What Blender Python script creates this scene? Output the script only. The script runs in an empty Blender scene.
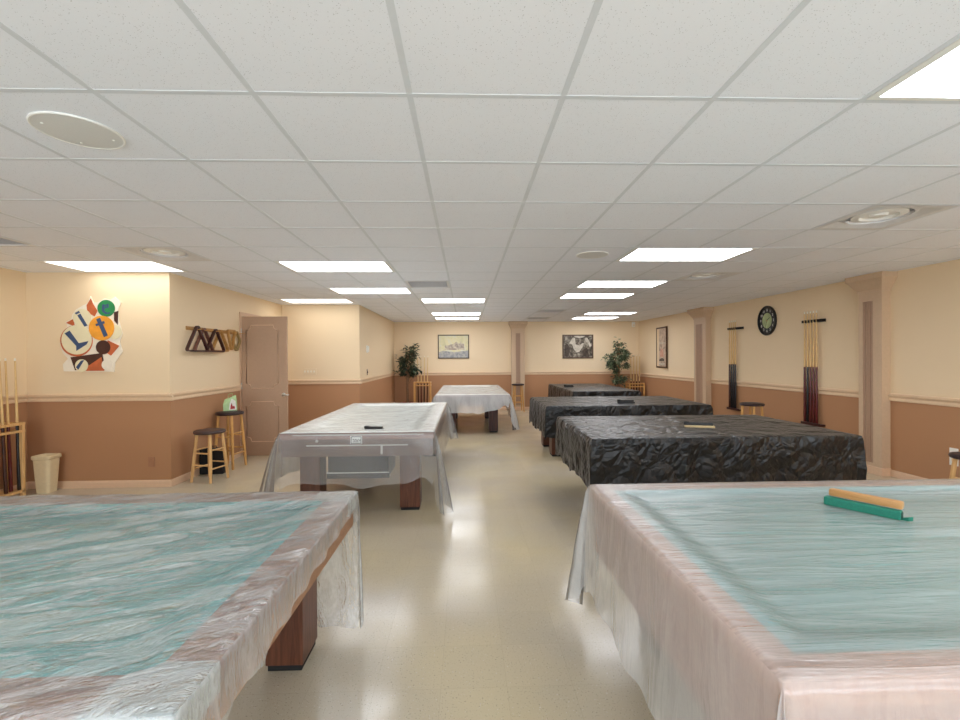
import bpy, bmesh, math, random
from mathutils import Vector, Matrix, noise
C = bpy.context.scene.collection
PI = math.pi
rnd = random.Random(7)

# ------------------------------------------------------------------ materials
def lin(c):
    return tuple(((v/255)/12.92 if v/255 <= .04045 else ((v/255+.055)/1.055)**2.4) for v in c) + (1,)

class NT:
    def __init__(s, name):
        s.m = bpy.data.materials.new(name); s.m.use_nodes = True
        s.t = s.m.node_tree; s.t.nodes.clear()
        s.out = s.n('ShaderNodeOutputMaterial')
    def n(s, k, **kw):
        o = s.t.nodes.new(k)
        for a, v in kw.items():
            if a.startswith('i_'): o.inputs[a[2:].replace('_', ' ')].default_value = v
            else: setattr(o, a, v)
        return o
    def l(s, a, b): s.t.links.new(a, b)
    def coords(s, scale=(1, 1, 1), rot=(0, 0, 0), kind='Object'):
        tc = s.n('ShaderNodeTexCoord'); mp = s.n('ShaderNodeMapping')
        mp.inputs['Scale'].default_value = scale; mp.inputs['Rotation'].default_value = rot
        s.l(tc.outputs[kind], mp.inputs[0]); return mp.outputs[0]
    def noise(s, vec, scale, detail=3, rough=.5, dist=0):
        o = s.n('ShaderNodeTexNoise'); o.inputs['Scale'].default_value = scale
        o.inputs['Detail'].default_value = detail; o.inputs['Roughness'].default_value = rough
        o.inputs['Distortion'].default_value = dist
        s.l(vec, o.inputs['Vector']); return o.outputs['Fac']
    def ramp(s, fac, stops, interp='LINEAR'):
        o = s.n('ShaderNodeValToRGB'); r = o.color_ramp; r.interpolation = interp
        while len(r.elements) < len(stops): r.elements.new(.5)
        for e, (p, c) in zip(r.elements, stops):
            e.position = p; e.color = c if len(c) == 4 else lin(c)
        s.l(fac, o.inputs[0]); return o.outputs[0]
    def mix(s, fac, a, b):
        o = s.n('ShaderNodeMix', data_type='RGBA')
        for sock, v in ((o.inputs[0], fac), (o.inputs[6], a), (o.inputs[7], b)):
            if isinstance(v, bpy.types.NodeSocket): s.l(v, sock)
            else: sock.default_value = v
        return o.outputs[2]
    def math(s, op, a, b=None, c=None):
        o = s.n('ShaderNodeMath', operation=op)
        for i, v in enumerate((a, b, c)):
            if v is None: continue
            if isinstance(v, bpy.types.NodeSocket): s.l(v, o.inputs[i])
            else: o.inputs[i].default_value = v
        return o.outputs[0]
    def bump(s, h, strength=.3, dist=.01):
        o = s.n('ShaderNodeBump'); o.inputs['Strength'].default_value = strength
        o.inputs['Distance'].default_value = dist; s.l(h, o.inputs['Height']); return o.outputs[0]
    def bsdf(s, col, rough=.5, metal=0, spec=.5, normal=None, **kw):
        o = s.n('ShaderNodeBsdfPrincipled')
        if isinstance(col, bpy.types.NodeSocket): s.l(col, o.inputs['Base Color'])
        else: o.inputs['Base Color'].default_value = col if len(col) == 4 else lin(col)
        if isinstance(rough, bpy.types.NodeSocket): s.l(rough, o.inputs['Roughness'])
        else: o.inputs['Roughness'].default_value = rough
        o.inputs['Metallic'].default_value = metal; o.inputs['Specular IOR Level'].default_value = spec
        if normal: s.l(normal, o.inputs['Normal'])
        for k, v in kw.items(): o.inputs[k.replace('_', ' ')].default_value = v
        s.l(o.outputs[0], s.out.inputs[0]); return o

def plain(name, col, rough=.5, metal=0, spec=.5, var=.06, sc=30, bump=0):
    t = NT(name); v = t.coords(); f = t.noise(v, sc)
    lo = tuple(x*(1-var) for x in lin(col)[:3])+(1,); hi = tuple(min(1, x*(1+var)) for x in lin(col)[:3])+(1,)
    c = t.ramp(f, [(.3, lo), (.7, hi)])
    t.bsdf(c, rough, metal, spec, t.bump(f, bump, .004) if bump else None)
    return t.m

def wood(name, a, b, rough=.4, sc=(2, 2, 22), axis='z'):
    t = NT(name)
    scale = {'z': (14, 14, 1.2), 'x': (1.2, 14, 14), 'y': (14, 1.2, 14)}[axis]
    v = t.coords(scale); f = t.noise(v, 3.0, 6, .6, .6)
    t.bsdf(t.ramp(f, [(.3, a), (.7, b)]), rough, 0, .4, t.bump(f, .05, .002)); return t.m

def wall_paint(name, up, low, split):
    t = NT(name)
    g = t.n('ShaderNodeNewGeometry'); sx = t.n('ShaderNodeSeparateXYZ'); t.l(g.outputs['Position'], sx.inputs[0])
    f = t.math('GREATER_THAN', sx.outputs[2], split)
    mp = t.n('ShaderNodeMapping'); t.l(g.outputs['Position'], mp.inputs[0])
    n = t.noise(mp.outputs[0], 1.3, 3); n2 = t.noise(mp.outputs[0], 180, 2)
    cu = t.mix(n, tuple(x*.97 for x in lin(up)[:3])+(1,), lin(up)); cl = t.mix(n, tuple(x*.94 for x in lin(low)[:3])+(1,), lin(low))
    t.bsdf(t.mix(f, cl, cu), .55, 0, .3, t.bump(n2, .12, .002)); return t.m

M = {}
UP, LOW = (236, 213, 178), (180, 134, 98)
M['wall_l'] = wall_paint('wall_paint_left', UP, LOW, 1.06)
M['wall_r'] = wall_paint('wall_paint_right', UP, LOW, .985)
M['trim'] = plain('painted_trim', (226, 196, 162), .45, var=.03)
M['base'] = plain('painted_baseboard', (224, 190, 158), .45, var=.03)
M['door'] = plain('door_paint', (176, 144, 118), .5, var=.03)
M['door_mould'] = plain('door_moulding_paint', (212, 178, 148), .5, var=.03)
M['pil'] = plain('pilaster_paint', (204, 176, 146), .5, var=.03)
M['pil_panel'] = plain('pilaster_flute_paint', (176, 144, 120), .5, var=.03)
M['steel'] = plain('brushed_steel', (200, 198, 192), .3, 1)
M['white'] = plain('white_plastic', (236, 234, 226), .4, var=.02)
M['white_metal'] = plain('white_enamel', (240, 240, 236), .4, var=.02)
M['cap'] = plain('grey_white_casting', (196, 204, 203), .35, var=.03)
M['vent'] = plain('vent_enamel', (222, 222, 223), .5, var=.03)
M['vent_dark'] = plain('vent_grey_enamel', (206, 206, 208), .6, var=.05)  # slightly darker grey enamel of the louvres
M['grille'] = plain('speaker_grille', (222, 222, 219), .6, var=.04, sc=400, bump=.3)
M['black'] = plain('black_plastic', (18, 17, 18), .4)
M['rubber'] = plain('black_rubber', (16, 15, 15), .7)
M['walnut'] = wood('walnut_laminate', (70, 38, 24), (112, 68, 48), .35)
M['walnut_dark'] = wood('dark_walnut_laminate', (46, 20, 16), (82, 40, 30), .35)
M['rail_pink'] = wood('rosy_rail_laminate', (186, 128, 98), (220, 166, 132), .4, axis='x')
M['rail_brown'] = wood('brown_rail_laminate', (128, 92, 80), (164, 122, 106), .4, axis='x')
M['apron_tan'] = wood('tan_apron_laminate', (132, 94, 66), (166, 124, 92), .45, axis='x')
M['apron_pink'] = wood('rosy_apron_laminate', (170, 116, 92), (206, 150, 122), .45, axis='x')
M['apron_grey'] = wood('taupe_apron_laminate', (104, 80, 70), (134, 106, 94), .45, axis='x')
M['cloth'] = plain('teal_pool_cloth', (92, 170, 166), .9, spec=.1, var=.06, sc=200, bump=.1)
M['cloth_cushion'] = plain('teal_cushion_cloth', (96, 182, 184), .9, spec=.1, var=.06, sc=200)
M['pine'] = wood('pale_pine', (206, 158, 98), (232, 190, 132), .45)
M['honey'] = wood('honey_oak', (196, 142, 76), (222, 172, 104), .45)
M['seat'] = plain('brown_vinyl', (66, 46, 42), .45, bump=.1)
M['seat_dark'] = plain('dark_brown_vinyl', (44, 24, 24), .45, bump=.1)
M['shaft'] = plain('maple_shaft', (222, 186, 124), .35, var=.05)
M['ferrule'] = plain('white_ferrule', (236, 230, 214), .4)
M['butt_red'] = plain('burgundy_butt', (92, 26, 26), .25, var=.2)
M['butt_brown'] = plain('brown_butt', (70, 36, 24), .25, var=.2)
M['butt_black'] = plain('black_butt', (26, 20, 22), .25, var=.2)
M['bin'] = plain('cream_plastic', (226, 206, 166), .4, var=.03)
M['rack_dark'] = plain('dark_mahogany', (60, 26, 24), .3, var=.2)
M['rack_mid'] = plain('brown_mahogany', (104, 66, 56), .35, var=.2)
M['rack_tan'] = plain('tan_wood', (184, 138, 78), .4, var=.15)
M['rack_olive'] = plain('olive_tan_wood', (158, 134, 86), .4, var=.15)
M['bark'] = plain('grey_bark', (132, 100, 74), .8, var=.2)
M['pot'] = plain('terracotta', (146, 74, 52), .7, var=.1)
M['soil'] = plain('soil', (60, 44, 34), .9, var=.2)
M['frame_dark'] = plain('dark_frame', (70, 52, 30), .4)
M['frame_brown'] = plain('brown_frame', (82, 52, 30), .4)
M['leather'] = plain('black_fabric', (16, 16, 18), .8, var=.4, sc=90, bump=.3)
M['green_brush'] = plain('green_bristles', (24, 116, 96), .7, var=.12, sc=150, bump=.2)
M['green_dark'] = plain('dark_green_core', (18, 66, 54), .8)
M['brush_wood'] = wood('brush_wood', (170, 120, 68), (200, 152, 98), .45, axis='x')
M['cream_wood'] = plain('cream_wood', (200, 176, 132), .45)
M['switch'] = plain('cream_switch_plate', (232, 210, 176), .4, var=.02)
M['outlet_brown'] = plain('painted_outlet', (168, 120, 88), .5, var=.02)
M['glass'] = None

def leaf_mat():
    t = NT('ficus_leaf'); o = t.n('ShaderNodeObjectInfo'); g = t.n('ShaderNodeNewGeometry')
    c = t.ramp(g.outputs['Random Per Island'], [(0, (30, 38, 26)), (.5, (62, 74, 48)), (.8, (104, 118, 84)), (1, (140, 148, 118))])
    t.bsdf(c, .35, 0, .5); return t.m
M['leaf'] = leaf_mat()

def leaf_mat2():
    t = NT('dark_leaf'); g = t.n('ShaderNodeNewGeometry')
    c = t.ramp(g.outputs['Random Per Island'], [(0, (16, 24, 18)), (.6, (36, 50, 34)), (.9, (70, 86, 58)), (1, (104, 116, 84))])
    t.bsdf(c, .35, 0, .5); return t.m
M['leaf_dark'] = leaf_mat2()

def ceiling_mat():
    t = NT('acoustic_tile'); v = t.coords()
    vo = t.n('ShaderNodeTexVoronoi'); vo.inputs['Scale'].default_value = 120; t.l(v, vo.inputs['Vector'])
    n = t.noise(v, 60, 2)
    dots = t.math('MULTIPLY', t.math('LESS_THAN', vo.outputs['Distance'], .2), t.math('GREATER_THAN', n, .5))
    c = t.mix(dots, lin((243, 246, 253)), lin((206, 209, 214)))
    t.bsdf(c, .9, 0, .1, t.bump(t.noise(v, 220, 3), .25, .002)); return t.m
M['ceil'] = ceiling_mat()
M['tbar'] = plain('white_grid_bar', (220, 225, 231), .5, var=.02)

def floor_mat():
    t = NT('waxed_vinyl_tile'); v = t.coords()
    mp = t.n('ShaderNodeMapping'); t.l(v, mp.inputs[0]); mp.inputs['Location'].default_value = (.123, -.231, 0)
    br = t.n('ShaderNodeTexBrick', offset=0.0, squash=1.0)
    br.inputs['Scale'].default_value = 1; br.inputs['Brick Width'].default_value = .3048; br.inputs['Row Height'].default_value = .3048
    br.inputs['Mortar Size'].default_value = .0011; br.inputs['Mortar Smooth'].default_value = .2
    br.inputs['Color1'].default_value = (1, 1, 1, 1); br.inputs['Color2'].default_value = (.95, .95, .95, 1); br.inputs['Mortar'].default_value = (.86, .85, .84, 1)
    br.inputs['Bias'].default_value = 0
    t.l(mp.outputs[0], br.inputs['Vector'])
    sp = t.noise(v, 130, 2); sp2 = t.noise(v, 120, 2, .5, .5); bl = t.noise(v, .8, 3)
    base = t.ramp(bl, [(.35, (190, 179, 160)), (.65, (203, 188, 154))])
    c = t.mix(t.math('GREATER_THAN', sp, .66), base, lin((150, 140, 122)))
    c = t.mix(t.math('GREATER_THAN', sp2, .7), c, lin((216, 210, 196)))
    mul = t.n('ShaderNodeMix', data_type='RGBA', blend_type='MULTIPLY'); mul.inputs[0].default_value = 1
    t.l(c, mul.inputs[6]); t.l(br.outputs['Color'], mul.inputs[7])
    r = t.ramp(t.noise(v, 2.2, 4), [(.3, (.13, .13, .13, 1)), (.7, (.26, .26, .26, 1))])
    t.bsdf(mul.outputs[2], r, 0, .55, t.bump(t.noise(v, 3.5, 3), .05, .01)); return t.m
M['floor'] = floor_mat()

def film_mat(name, base, cs, sc=(1, 1), rot=0, crease=.5, fine=.5, bump=.8, tint=(240, 242, 241), rough=.2, spec=1.0, nv=.12):
    """thin polythene: see-through where it lies flat on what is under it, milky where it lifts"""
    t = NT(name)
    tc = t.n('ShaderNodeTexCoord'); mp = t.n('ShaderNodeMapping', vector_type='TEXTURE')
    mp.inputs['Rotation'].default_value = (0, 0, rot); mp.inputs['Scale'].default_value = (1/sc[0], 1/sc[1], 1/max(sc)*1.5 if len(sc) < 3 else 1/sc[2])
    t.l(tc.outputs['Object'], mp.inputs[0]); v = mp.outputs[0]; vi = tc.outputs['Object']
    n1 = t.noise(v, 1.0, 5, .6, 1.0); n2 = t.noise(v, 3.1, 4, .6, 1.4); n3 = t.noise(vi, 34, 4, .6, 1.0); n4 = t.noise(vi, 80, 2)
    def ridge(n, k): return t.math('MAXIMUM', t.math('SUBTRACT', 1.0, t.math('MULTIPLY', t.math('ABSOLUTE', t.math('SUBTRACT', n, .5)), k)), 0.0)
    r1, r2, r3 = ridge(n1, 14.0), ridge(n2, 9.0), ridge(n3, 7.0)
    h = t.math('ADD', t.math('MULTIPLY', r1, crease), t.math('ADD', t.math('MULTIPLY', r2, crease*.6), t.math('ADD', t.math('MULTIPLY', r3, fine), t.math('MULTIPLY', n4, fine*.4))))
    nb = t.bump(h, bump, .014)
    vv = t.math('ADD', t.math('MULTIPLY', t.math('SUBTRACT', n2, .5), nv*2), t.math('MULTIPLY', t.math('SUBTRACT', n3, .5), nv))
    vv = t.math('ADD', vv, t.math('ADD', t.math('MULTIPLY', r1, cs), t.math('MULTIPLY', r2, cs*.5)))
    veil = t.math('MINIMUM', t.math('MAXIMUM', t.math('ADD', vv, base), .08), .95)
    tr = t.n('ShaderNodeBsdfTransparent'); df = t.n('ShaderNodeBsdfDiffuse'); tl = t.n('ShaderNodeBsdfTranslucent')
    for o in (df, tl): o.inputs['Color'].default_value = lin(tint)
    t.l(nb, df.inputs['Normal'])
    gl = t.n('ShaderNodeBsdfGlossy'); gl.inputs['Roughness'].default_value = rough; t.l(nb, gl.inputs['Normal'])
    m0 = t.n('ShaderNodeMixShader'); m0.inputs[0].default_value = .22; t.l(df.outputs[0], m0.inputs[1]); t.l(tl.outputs[0], m0.inputs[2])
    m1 = t.n('ShaderNodeMixShader'); t.l(veil, m1.inputs[0]); t.l(tr.outputs[0], m1.inputs[1]); t.l(m0.outputs[0], m1.inputs[2])
    fr = t.n('ShaderNodeFresnel'); fr.inputs['IOR'].default_value = 1.5; t.l(nb, fr.inputs['Normal'])
    ff = t.math('MINIMUM', t.math('MULTIPLY', fr.outputs[0], spec), .75)
    m2 = t.n('ShaderNodeMixShader'); t.l(ff, m2.inputs[0]); t.l(m1.outputs[0], m2.inputs[1]); t.l(gl.outputs[0], m2.inputs[2])
    t.l(m2.outputs[0], t.out.inputs[0]); return t.m
M['film_l'] = film_mat('crumpled_clear_film', .49, -.27, (1.7, 6.5), .42, .9, .22, .7, rough=.17, spec=1.8, nv=.14)
M['film_r'] = film_mat('smooth_clear_film', .34, .08, (.6, 7), 0.0, .4, .06, .3, rough=.16, spec=1.3, nv=.06)
M['film_m'] = film_mat('glare_whitened_film', .84, .04, (2.5, 4), .3, .5, .12, .35, (250, 254, 250), spec=1.1, nv=.1)  # white veil and tint stand in for reflections on the sheet top
M['film_skirt'] = film_mat('hanging_clear_film', .27, .1, (5, 5, 1.2), 0, .5, .08, .3, spec=1.3, nv=.1)
M['film_skirt_m'] = film_mat('hanging_sheer_film', .2, .03, (3, 3, .8), 0, .4, .03, .25, spec=1.0, nv=.06)
M['film_skirt_r'] = film_mat('hanging_milky_film', .4, .04, (3, 3, .6), 0, .4, .03, .2, spec=1.0, nv=.06)

def vinyl_mat():
    t = NT('black_vinyl'); tc = t.n('ShaderNodeTexCoord'); mp = t.n('ShaderNodeMapping', vector_type='TEXTURE'); mp.inputs['Rotation'].default_value = (.5, .7, .4); mp.inputs['Scale'].default_value = (1.0, 1.0, 1.3)
    t.l(tc.outputs['Object'], mp.inputs[0]); v = mp.outputs[0]
    def ridge(n, k): return t.math('MAXIMUM', t.math('SUBTRACT', 1.0, t.math('MULTIPLY', t.math('ABSOLUTE', t.math('SUBTRACT', n, .5)), k)), 0.0)
    wv = t.n('ShaderNodeTexNoise'); wv.inputs['Scale'].default_value = 3.5; wv.inputs['Detail'].default_value = 1; t.l(v, wv.inputs['Vector'])
    wa = t.n('ShaderNodeVectorMath', operation='SCALE'); t.l(wv.outputs['Color'], wa.inputs[0]); wa.inputs['Scale'].default_value = .16
    wd = t.n('ShaderNodeVectorMath', operation='ADD'); t.l(v, wd.inputs[0]); t.l(wa.outputs[0], wd.inputs[1])
    def vor(sc, f='DISTANCE_TO_EDGE'):
        o = t.n('ShaderNodeTexVoronoi', feature=f); o.inputs['Scale'].default_value = sc; t.l(wd.outputs[0], o.inputs['Vector']); return o.outputs['Distance']
    h = t.math('ADD', t.math('MULTIPLY', vor(3.4), 1.0), t.math('ADD', t.math('MULTIPLY', vor(8), .55), t.math('MULTIPLY', vor(19), .22)))
    o = t.bsdf((5, 5, 7), .34, 0, .5, t.bump(h, .7, .09)); o.inputs['Sheen Weight'].default_value = .1; o.inputs['Sheen Roughness'].default_value = .35
    return t.m
M['vinyl'] = vinyl_mat()

def emit(name, col, s):
    t = NT(name); e = t.n('ShaderNodeEmission'); e.inputs[0].default_value = lin(col); e.inputs[1].default_value = s
    t.l(e.outputs[0], t.out.inputs[0]); return t.m
LAMP = 8.0
M['lamp'] = emit('lit_diffuser', (247, 249, 254), LAMP)
M['lamp_dimmed'] = emit('dimmed_lit_diffuser', (252, 249, 244), LAMP*.42)  # emission turned down so the walls beside these panels glare less

def glass_mat():
    t = NT('window_glass'); tr = t.n('ShaderNodeBsdfTransparent'); gl = t.n('ShaderNodeBsdfGlossy'); gl.inputs['Roughness'].default_value = .02
    m = t.n('ShaderNodeMixShader'); m.inputs[0].default_value = .06; t.l(tr.outputs[0], m.inputs[1]); t.l(gl.outputs[0], m.inputs[2]); t.l(m.outputs[0], t.out.inputs[0]); return t.m
M['glass'] = glass_mat()

# ------------------------------------------------------------------ geometry helpers
def box(bm, x0, x1, y0, y1, z0, z1, bev=0):
    vs = [bm.verts.new(p) for p in ((x0,y0,z0),(x1,y0,z0),(x1,y1,z0),(x0,y1,z0),(x0,y0,z1),(x1,y0,z1),(x1,y1,z1),(x0,y1,z1))]
    fs = [bm.faces.new([vs[i] for i in f]) for f in ((0,3,2,1),(4,5,6,7),(0,1,5,4),(1,2,6,5),(2,3,7,6),(3,0,4,7))]
    if bev:
        es = list({e for f in fs for e in f.edges})
        bmesh.ops.bevel(bm, geom=es, offset=bev, segments=2, affect='EDGES', profile=.6)

def boxm(bm, size, mat, bev=0):
    t = bmesh.new(); a, b, c = size; box(t, -a/2, a/2, -b/2, b/2, -c/2, c/2, bev); t.transform(mat)
    me = bpy.data.meshes.new('t'); t.to_mesh(me); t.free(); bm.from_mesh(me); bpy.data.meshes.remove(me)

def prism(bm, pts, z0, z1):
    n = len(pts)
    a = [bm.verts.new((x, y, z0)) for x, y in pts]; b = [bm.verts.new((x, y, z1)) for x, y in pts]
    bm.faces.new(a[::-1]); bm.faces.new(b)
    for i in range(n): bm.faces.new((a[i], a[(i+1) % n], b[(i+1) % n], b[i]))

def lathe(bm, prof, n=24, mat=None, cap=True):
    t0 = len(bm.verts); rings = []
    for r, z in prof:
        rings.append([bm.verts.new((r*math.cos(2*PI*i/n), r*math.sin(2*PI*i/n), z)) for i in range(n)])
    for a, b in zip(rings, rings[1:]):
        for i in range(n): bm.faces.new((a[i], a[(i+1) % n], b[(i+1) % n], b[i]))
    if cap: bm.faces.new(rings[0][::-1]); bm.faces.new(rings[-1])
    if mat:
        for r in rings:
            for v in r: v.co = mat @ v.co

def tube(bm, p0, p1, r0, r1=None, n=10):
    p0, p1 = Vector(p0), Vector(p1); d = p1-p0; r1 = r0 if r1 is None else r1
    q = d.to_track_quat('Z', 'Y').to_matrix().to_4x4(); q.translation = p0
    lathe(bm, [(r0, 0), (r1, d.length)], n, q)

def path_tube(bm, pts, r, n=8, closed=False):
    pts = [Vector(p) for p in pts]; rings = []; N = len(pts)
    for i, p in enumerate(pts):
        a = pts[(i-1) % N] if closed or i > 0 else p; b = pts[(i+1) % N] if closed or i < N-1 else p
        q = (b-a).to_track_quat('Z', 'Y').to_matrix()
        rr = r[i] if isinstance(r, (list, tuple)) else r
        rings.append([bm.verts.new(p+q @ Vector((rr*math.cos(2*PI*k/n), rr*math.sin(2*PI*k/n), 0))) for k in range(n)])
    prs = list(zip(rings, rings[1:])) + ([(rings[-1], rings[0])] if closed else [])
    for a, b in prs:
        for k in range(n): bm.faces.new((a[k], a[(k+1) % n], b[(k+1) % n], b[k]))
    if not closed: bm.faces.new(rings[0][::-1]); bm.faces.new(rings[-1])

def B(): return bmesh.new()
ROOT = {}
def wloc(o):
    v = Vector((0, 0, 0))
    while o: v += Vector(o.location); o = o.parent
    return v
def obj(name, bm, mat, parent=None, world=False, loc=None, smooth=None, mats=None):
    off = wloc(parent) if (world and parent) else Vector((0, 0, 0))
    if loc is not None and parent is None and world: off = Vector(loc)
    if off.length: bmesh.ops.translate(bm, verts=bm.verts, vec=-off)
    bmesh.ops.recalc_face_normals(bm, faces=bm.faces)
    me = bpy.data.meshes.new(name); 
    if smooth is not None:
        for f in bm.faces: f.smooth = True
    bm.to_mesh(me); bm.free()
    for m in (mats or [mat]): me.materials.append(M[m])
    if smooth is not None and smooth < 179:
        try: me.set_sharp_from_angle(angle=math.radians(smooth))
        except Exception: pass
    o = bpy.data.objects.new(name, me); C.objects.link(o); o.parent = parent
    if loc is not None: o.location = loc
    return o
def tag(o, label, cat, group=None):
    o['label'] = label; o['category'] = cat
    if group: o['group'] = group
    return o
def thing(name, label, cat, loc=(0, 0, 0), rz=0, group=None):
    o = bpy.data.objects.new(name, None); C.objects.link(o); o.location = loc; o.rotation_euler = (0, 0, rz)
    o.empty_display_size = .1
    return tag(o, label, cat, group)
def struct(name, bm, mat, parent=None, smooth=None):
    o = obj(name, bm, mat, parent, smooth=smooth)
    if parent is None: o['kind'] = 'structure'
    return o
def dup(src, loc, label, rz=None, rot=None, scale=None):
    r = src.copy(); C.objects.link(r); r.location = loc; r['label'] = label
    if rz is not None: r.rotation_euler = (0, 0, rz)
    if rot is not None: r.rotation_euler = rot
    if scale is not None: r.scale = scale
    for ch in list(src.children):
        c = ch.copy(); C.objects.link(c); c.parent = r
        for g in list(ch.children):
            d = g.copy(); C.objects.link(d); d.parent = c
    return r

# ------------------------------------------------------------------ room
CE = 2.56; T = .6096; GX, GY = .395, 1.788
XL, XI, XF, YB, YA, YT, YR = -5.19, -3.53, -2.05, 13.0, 5.48, 8.75, -3.0
def XR(y): return 5.36-.035*(y-4.75)
ZT = 2.75

bm = B(); box(bm, -6.2, 6.2, YR-.12, YB+.3, -.15, 0); struct('floor', bm, 'floor')

bm = B(); box(bm, XL-.12, XL, YR, YA+.12, 0, ZT); struct('wall_left', bm, 'wall_l')
bm = B(); box(bm, XL, XI-.12, YA, YA+.12, 0, ZT); struct('wall_left_return', bm, 'wall_l')
D0, D1, DH = 7.2, 8.1, 2.2
bm = B()
box(bm, XI-.12, XI, YA, D0, 0, ZT); box(bm, XI-.12, XI, D0, D1, DH, ZT); box(bm, XI-.12, XI, D1, YT+.12, 0, ZT)
struct('wall_left_inner', bm, 'wall_l')
bm = B(); box(bm, XI, XF-.12, YT, YT+.12, 0, ZT); struct('wall_left_rear', bm, 'wall_l')
bm = B(); box(bm, XF-.12, XF, YT, YB+.12, 0, ZT); struct('wall_left_far', bm, 'wall_l')
bm = B(); box(bm, XF, XR(YB)+.12, YB, YB+.12, 0, ZT); struct('wall_back', bm, 'wall_l')
bm = B(); prism(bm, [(XR(YR), YR), (XR(YR)+.12, YR), (XR(YB)+.12, YB), (XR(YB), YB)], 0, ZT); struct('wall_right', bm, 'wall_r')
bm = B(); box(bm, -4.7, -4.6, 6.9, 8.6, 0, ZT); box(bm, -4.6, XI-.12, 6.9, 7.0, 0, ZT); box(bm, -4.6, XI-.12, 8.5, 8.6, 0, ZT); struct('wall_corridor', bm, 'wall_l')
# window wall behind the camera
WN = [(-4.9, -2.0), (-1.5, 1.5), (2.0, 4.9)]; W0, W1 = .55, 2.3
bm = B(); xs = [XL-.12] + [v for w in WN for v in w] + [XR(YR)+.12]
for i in range(0, len(xs), 2): box(bm, xs[i], xs[i+1], YR-.12, YR, 0, ZT)
for a, b in WN: box(bm, a, b, YR-.12, YR, 0, W0); box(bm, a, b, YR-.12, YR, W1, ZT)
struct('wall_front', bm, 'wall_l')
for k, (a, b) in enumerate(WN):
    bm = B(); e = .05
    box(bm, a, a+e, YR-.1, YR-.02, W0, W1); box(bm, b-e, b, YR-.1, YR-.02, W0, W1)
    box(bm, a+e, b-e, YR-.1, YR-.02, W0, W0+e); box(bm, a+e, b-e, YR-.1, YR-.02, W1-e, W1); box(bm, (a+b)/2-.02, (a+b)/2+.02, YR-.1, YR-.02, W0+e, W1-e)
    f = struct('window_%d' % (k+1), bm, 'white')
    bm = B(); box(bm, a+e, b-e, YR-.065, YR-.06, W0+e, W1-e); obj('pane', bm, 'glass', f)

# chair rails (trim) and baseboards
def run(name, p0, p1, z0, z1, d, mat, prof=True):
    """moulding along p0->p1, projecting to the left of the direction"""
    p0, p1 = Vector(p0), Vector(p1); t = (p1-p0); L = t.length; t.normalize(); nrm = Vector((-t.y, t.x))
    h = z1-z0
    pr = [(0, z0), (d*.45, z0), (d*.55, z0+h*.15), (d*.5, z0+h*.45), (d*.8, z0+h*.62), (d, z0+h*.72), (d, z0+h*.92), (d*.85, z1), (0, z1)] if prof else [(0, z0), (d, z0), (d, z0+h*.75), (d*.6, z1), (0, z1)]
    bm = B(); A = []; Bv = []
    for a, z in pr:
        q = p0+nrm*a; A.append(bm.verts.new((q.x, q.y, z))); q = p1+nrm*a; Bv.append(bm.verts.new((q.x, q.y, z)))
    n = len(pr)
    for i in range(n): bm.faces.new((A[i], A[(i+1) % n], Bv[(i+1) % n], Bv[i]))
    bm.faces.new(A); bm.faces.new(Bv[::-1]); return struct(name, bm, mat)
zl0, zl1 = 1.03, 1.12
run('trim_1', (XL, YA-.0), (XL, YR), zl0, zl1, .035, 'trim')
run('trim_2', (XI+.035, YA), (XL, YA), zl0, zl1, .035, 'trim')
run('trim_3', (XI, D0-.08), (XI, YA), zl0, zl1, .035, 'trim')
run('trim_4', (XF+.035, YT), (XI, YT), zl0, zl1, .035, 'trim')
run('trim_5', (XF, YB), (XF, YT), zl0, zl1, .035, 'trim')
run('trim_6', (XR(YB), YB), (XF, YB), zl0-.01, zl1-.01, .035, 'trim')
run('trim_7', (XR(YR), YR), (XR(YB), YB), .95, 1.045, .04, 'trim')
run('baseboard_left', (XL, YA), (XL, YR), 0, .085, .014, 'base', False)
run('baseboard_left_return', (XI+.014, YA), (XL, YA), 0, .085, .014, 'base', False)
run('baseboard_left_inner', (XI, D0-.08), (XI, YA), 0, .085, .014, 'base', False)
run('baseboard_left_rear', (XF+.014, YT), (XI, YT), 0, .085, .014, 'base', False)
run('baseboard_left_far', (XF, YB), (XF, YT), 0, .085, .014, 'base', False)
run('baseboard_back', (XR(YB), YB), (XF, YB), 0, .085, .014, 'base', False)
run('baseboard_right', (XR(YR), YR), (XR(YB), YB), 0, .085, .014, 'base', False)

# door, opened into the room
bm = B()
box(bm, XI-.13, XI+.015, D0-.07, D0, 0, DH+.06); box(bm, XI-.13, XI+.015, D1, D1+.07, 0, DH+.06); box(bm, XI-.13, XI+.015, D0, D1, DH, DH+.06)
struct('trim_8', bm, 'door_mould')
dx0, dx1, dy = XI+.035, XI+.73, 7.15
bm = B(); box(bm, dx0, dx1, dy-.02, dy+.02, .012, 2.185, .003); door = struct('door_1', bm, 'door')
def notched(x0, x1, z0, z1, c):
    return [(x0+c, z0), (x1-c, z0), (x1-c*.75, z0+c*.75), (x1, z0+c), (x1, z1-c), (x1-c*.75, z1-c*.75), (x1-c, z1), (x0+c, z1), (x0+c*.75, z1-c*.75), (x0, z1-c), (x0, z0+c), (x0+c*.75, z0+c*.75)]
for z0, z1 in ((1.065, 2.05), (.23, .855)):
    bm = B(); path_tube(bm, [(x, dy-.02, z) for x, z in notched(dx0+.07, dx1-.135, z0, z1, .075)], .008, 6, True)
    obj('moulding', bm, 'door_mould', door, smooth=60)
bm = B(); t = Matrix.Translation((dx1-.055, dy-.02, .96)) @ Matrix.Rotation(PI/2, 4, 'X')
lathe(bm, [(.03, 0), (.03, .008), (.012, .012), (.012, .05)], 16, t); box(bm, dx1-.165+.1, dx1+.045, dy-.075, dy-.058, .951, .969, .005)
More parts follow.
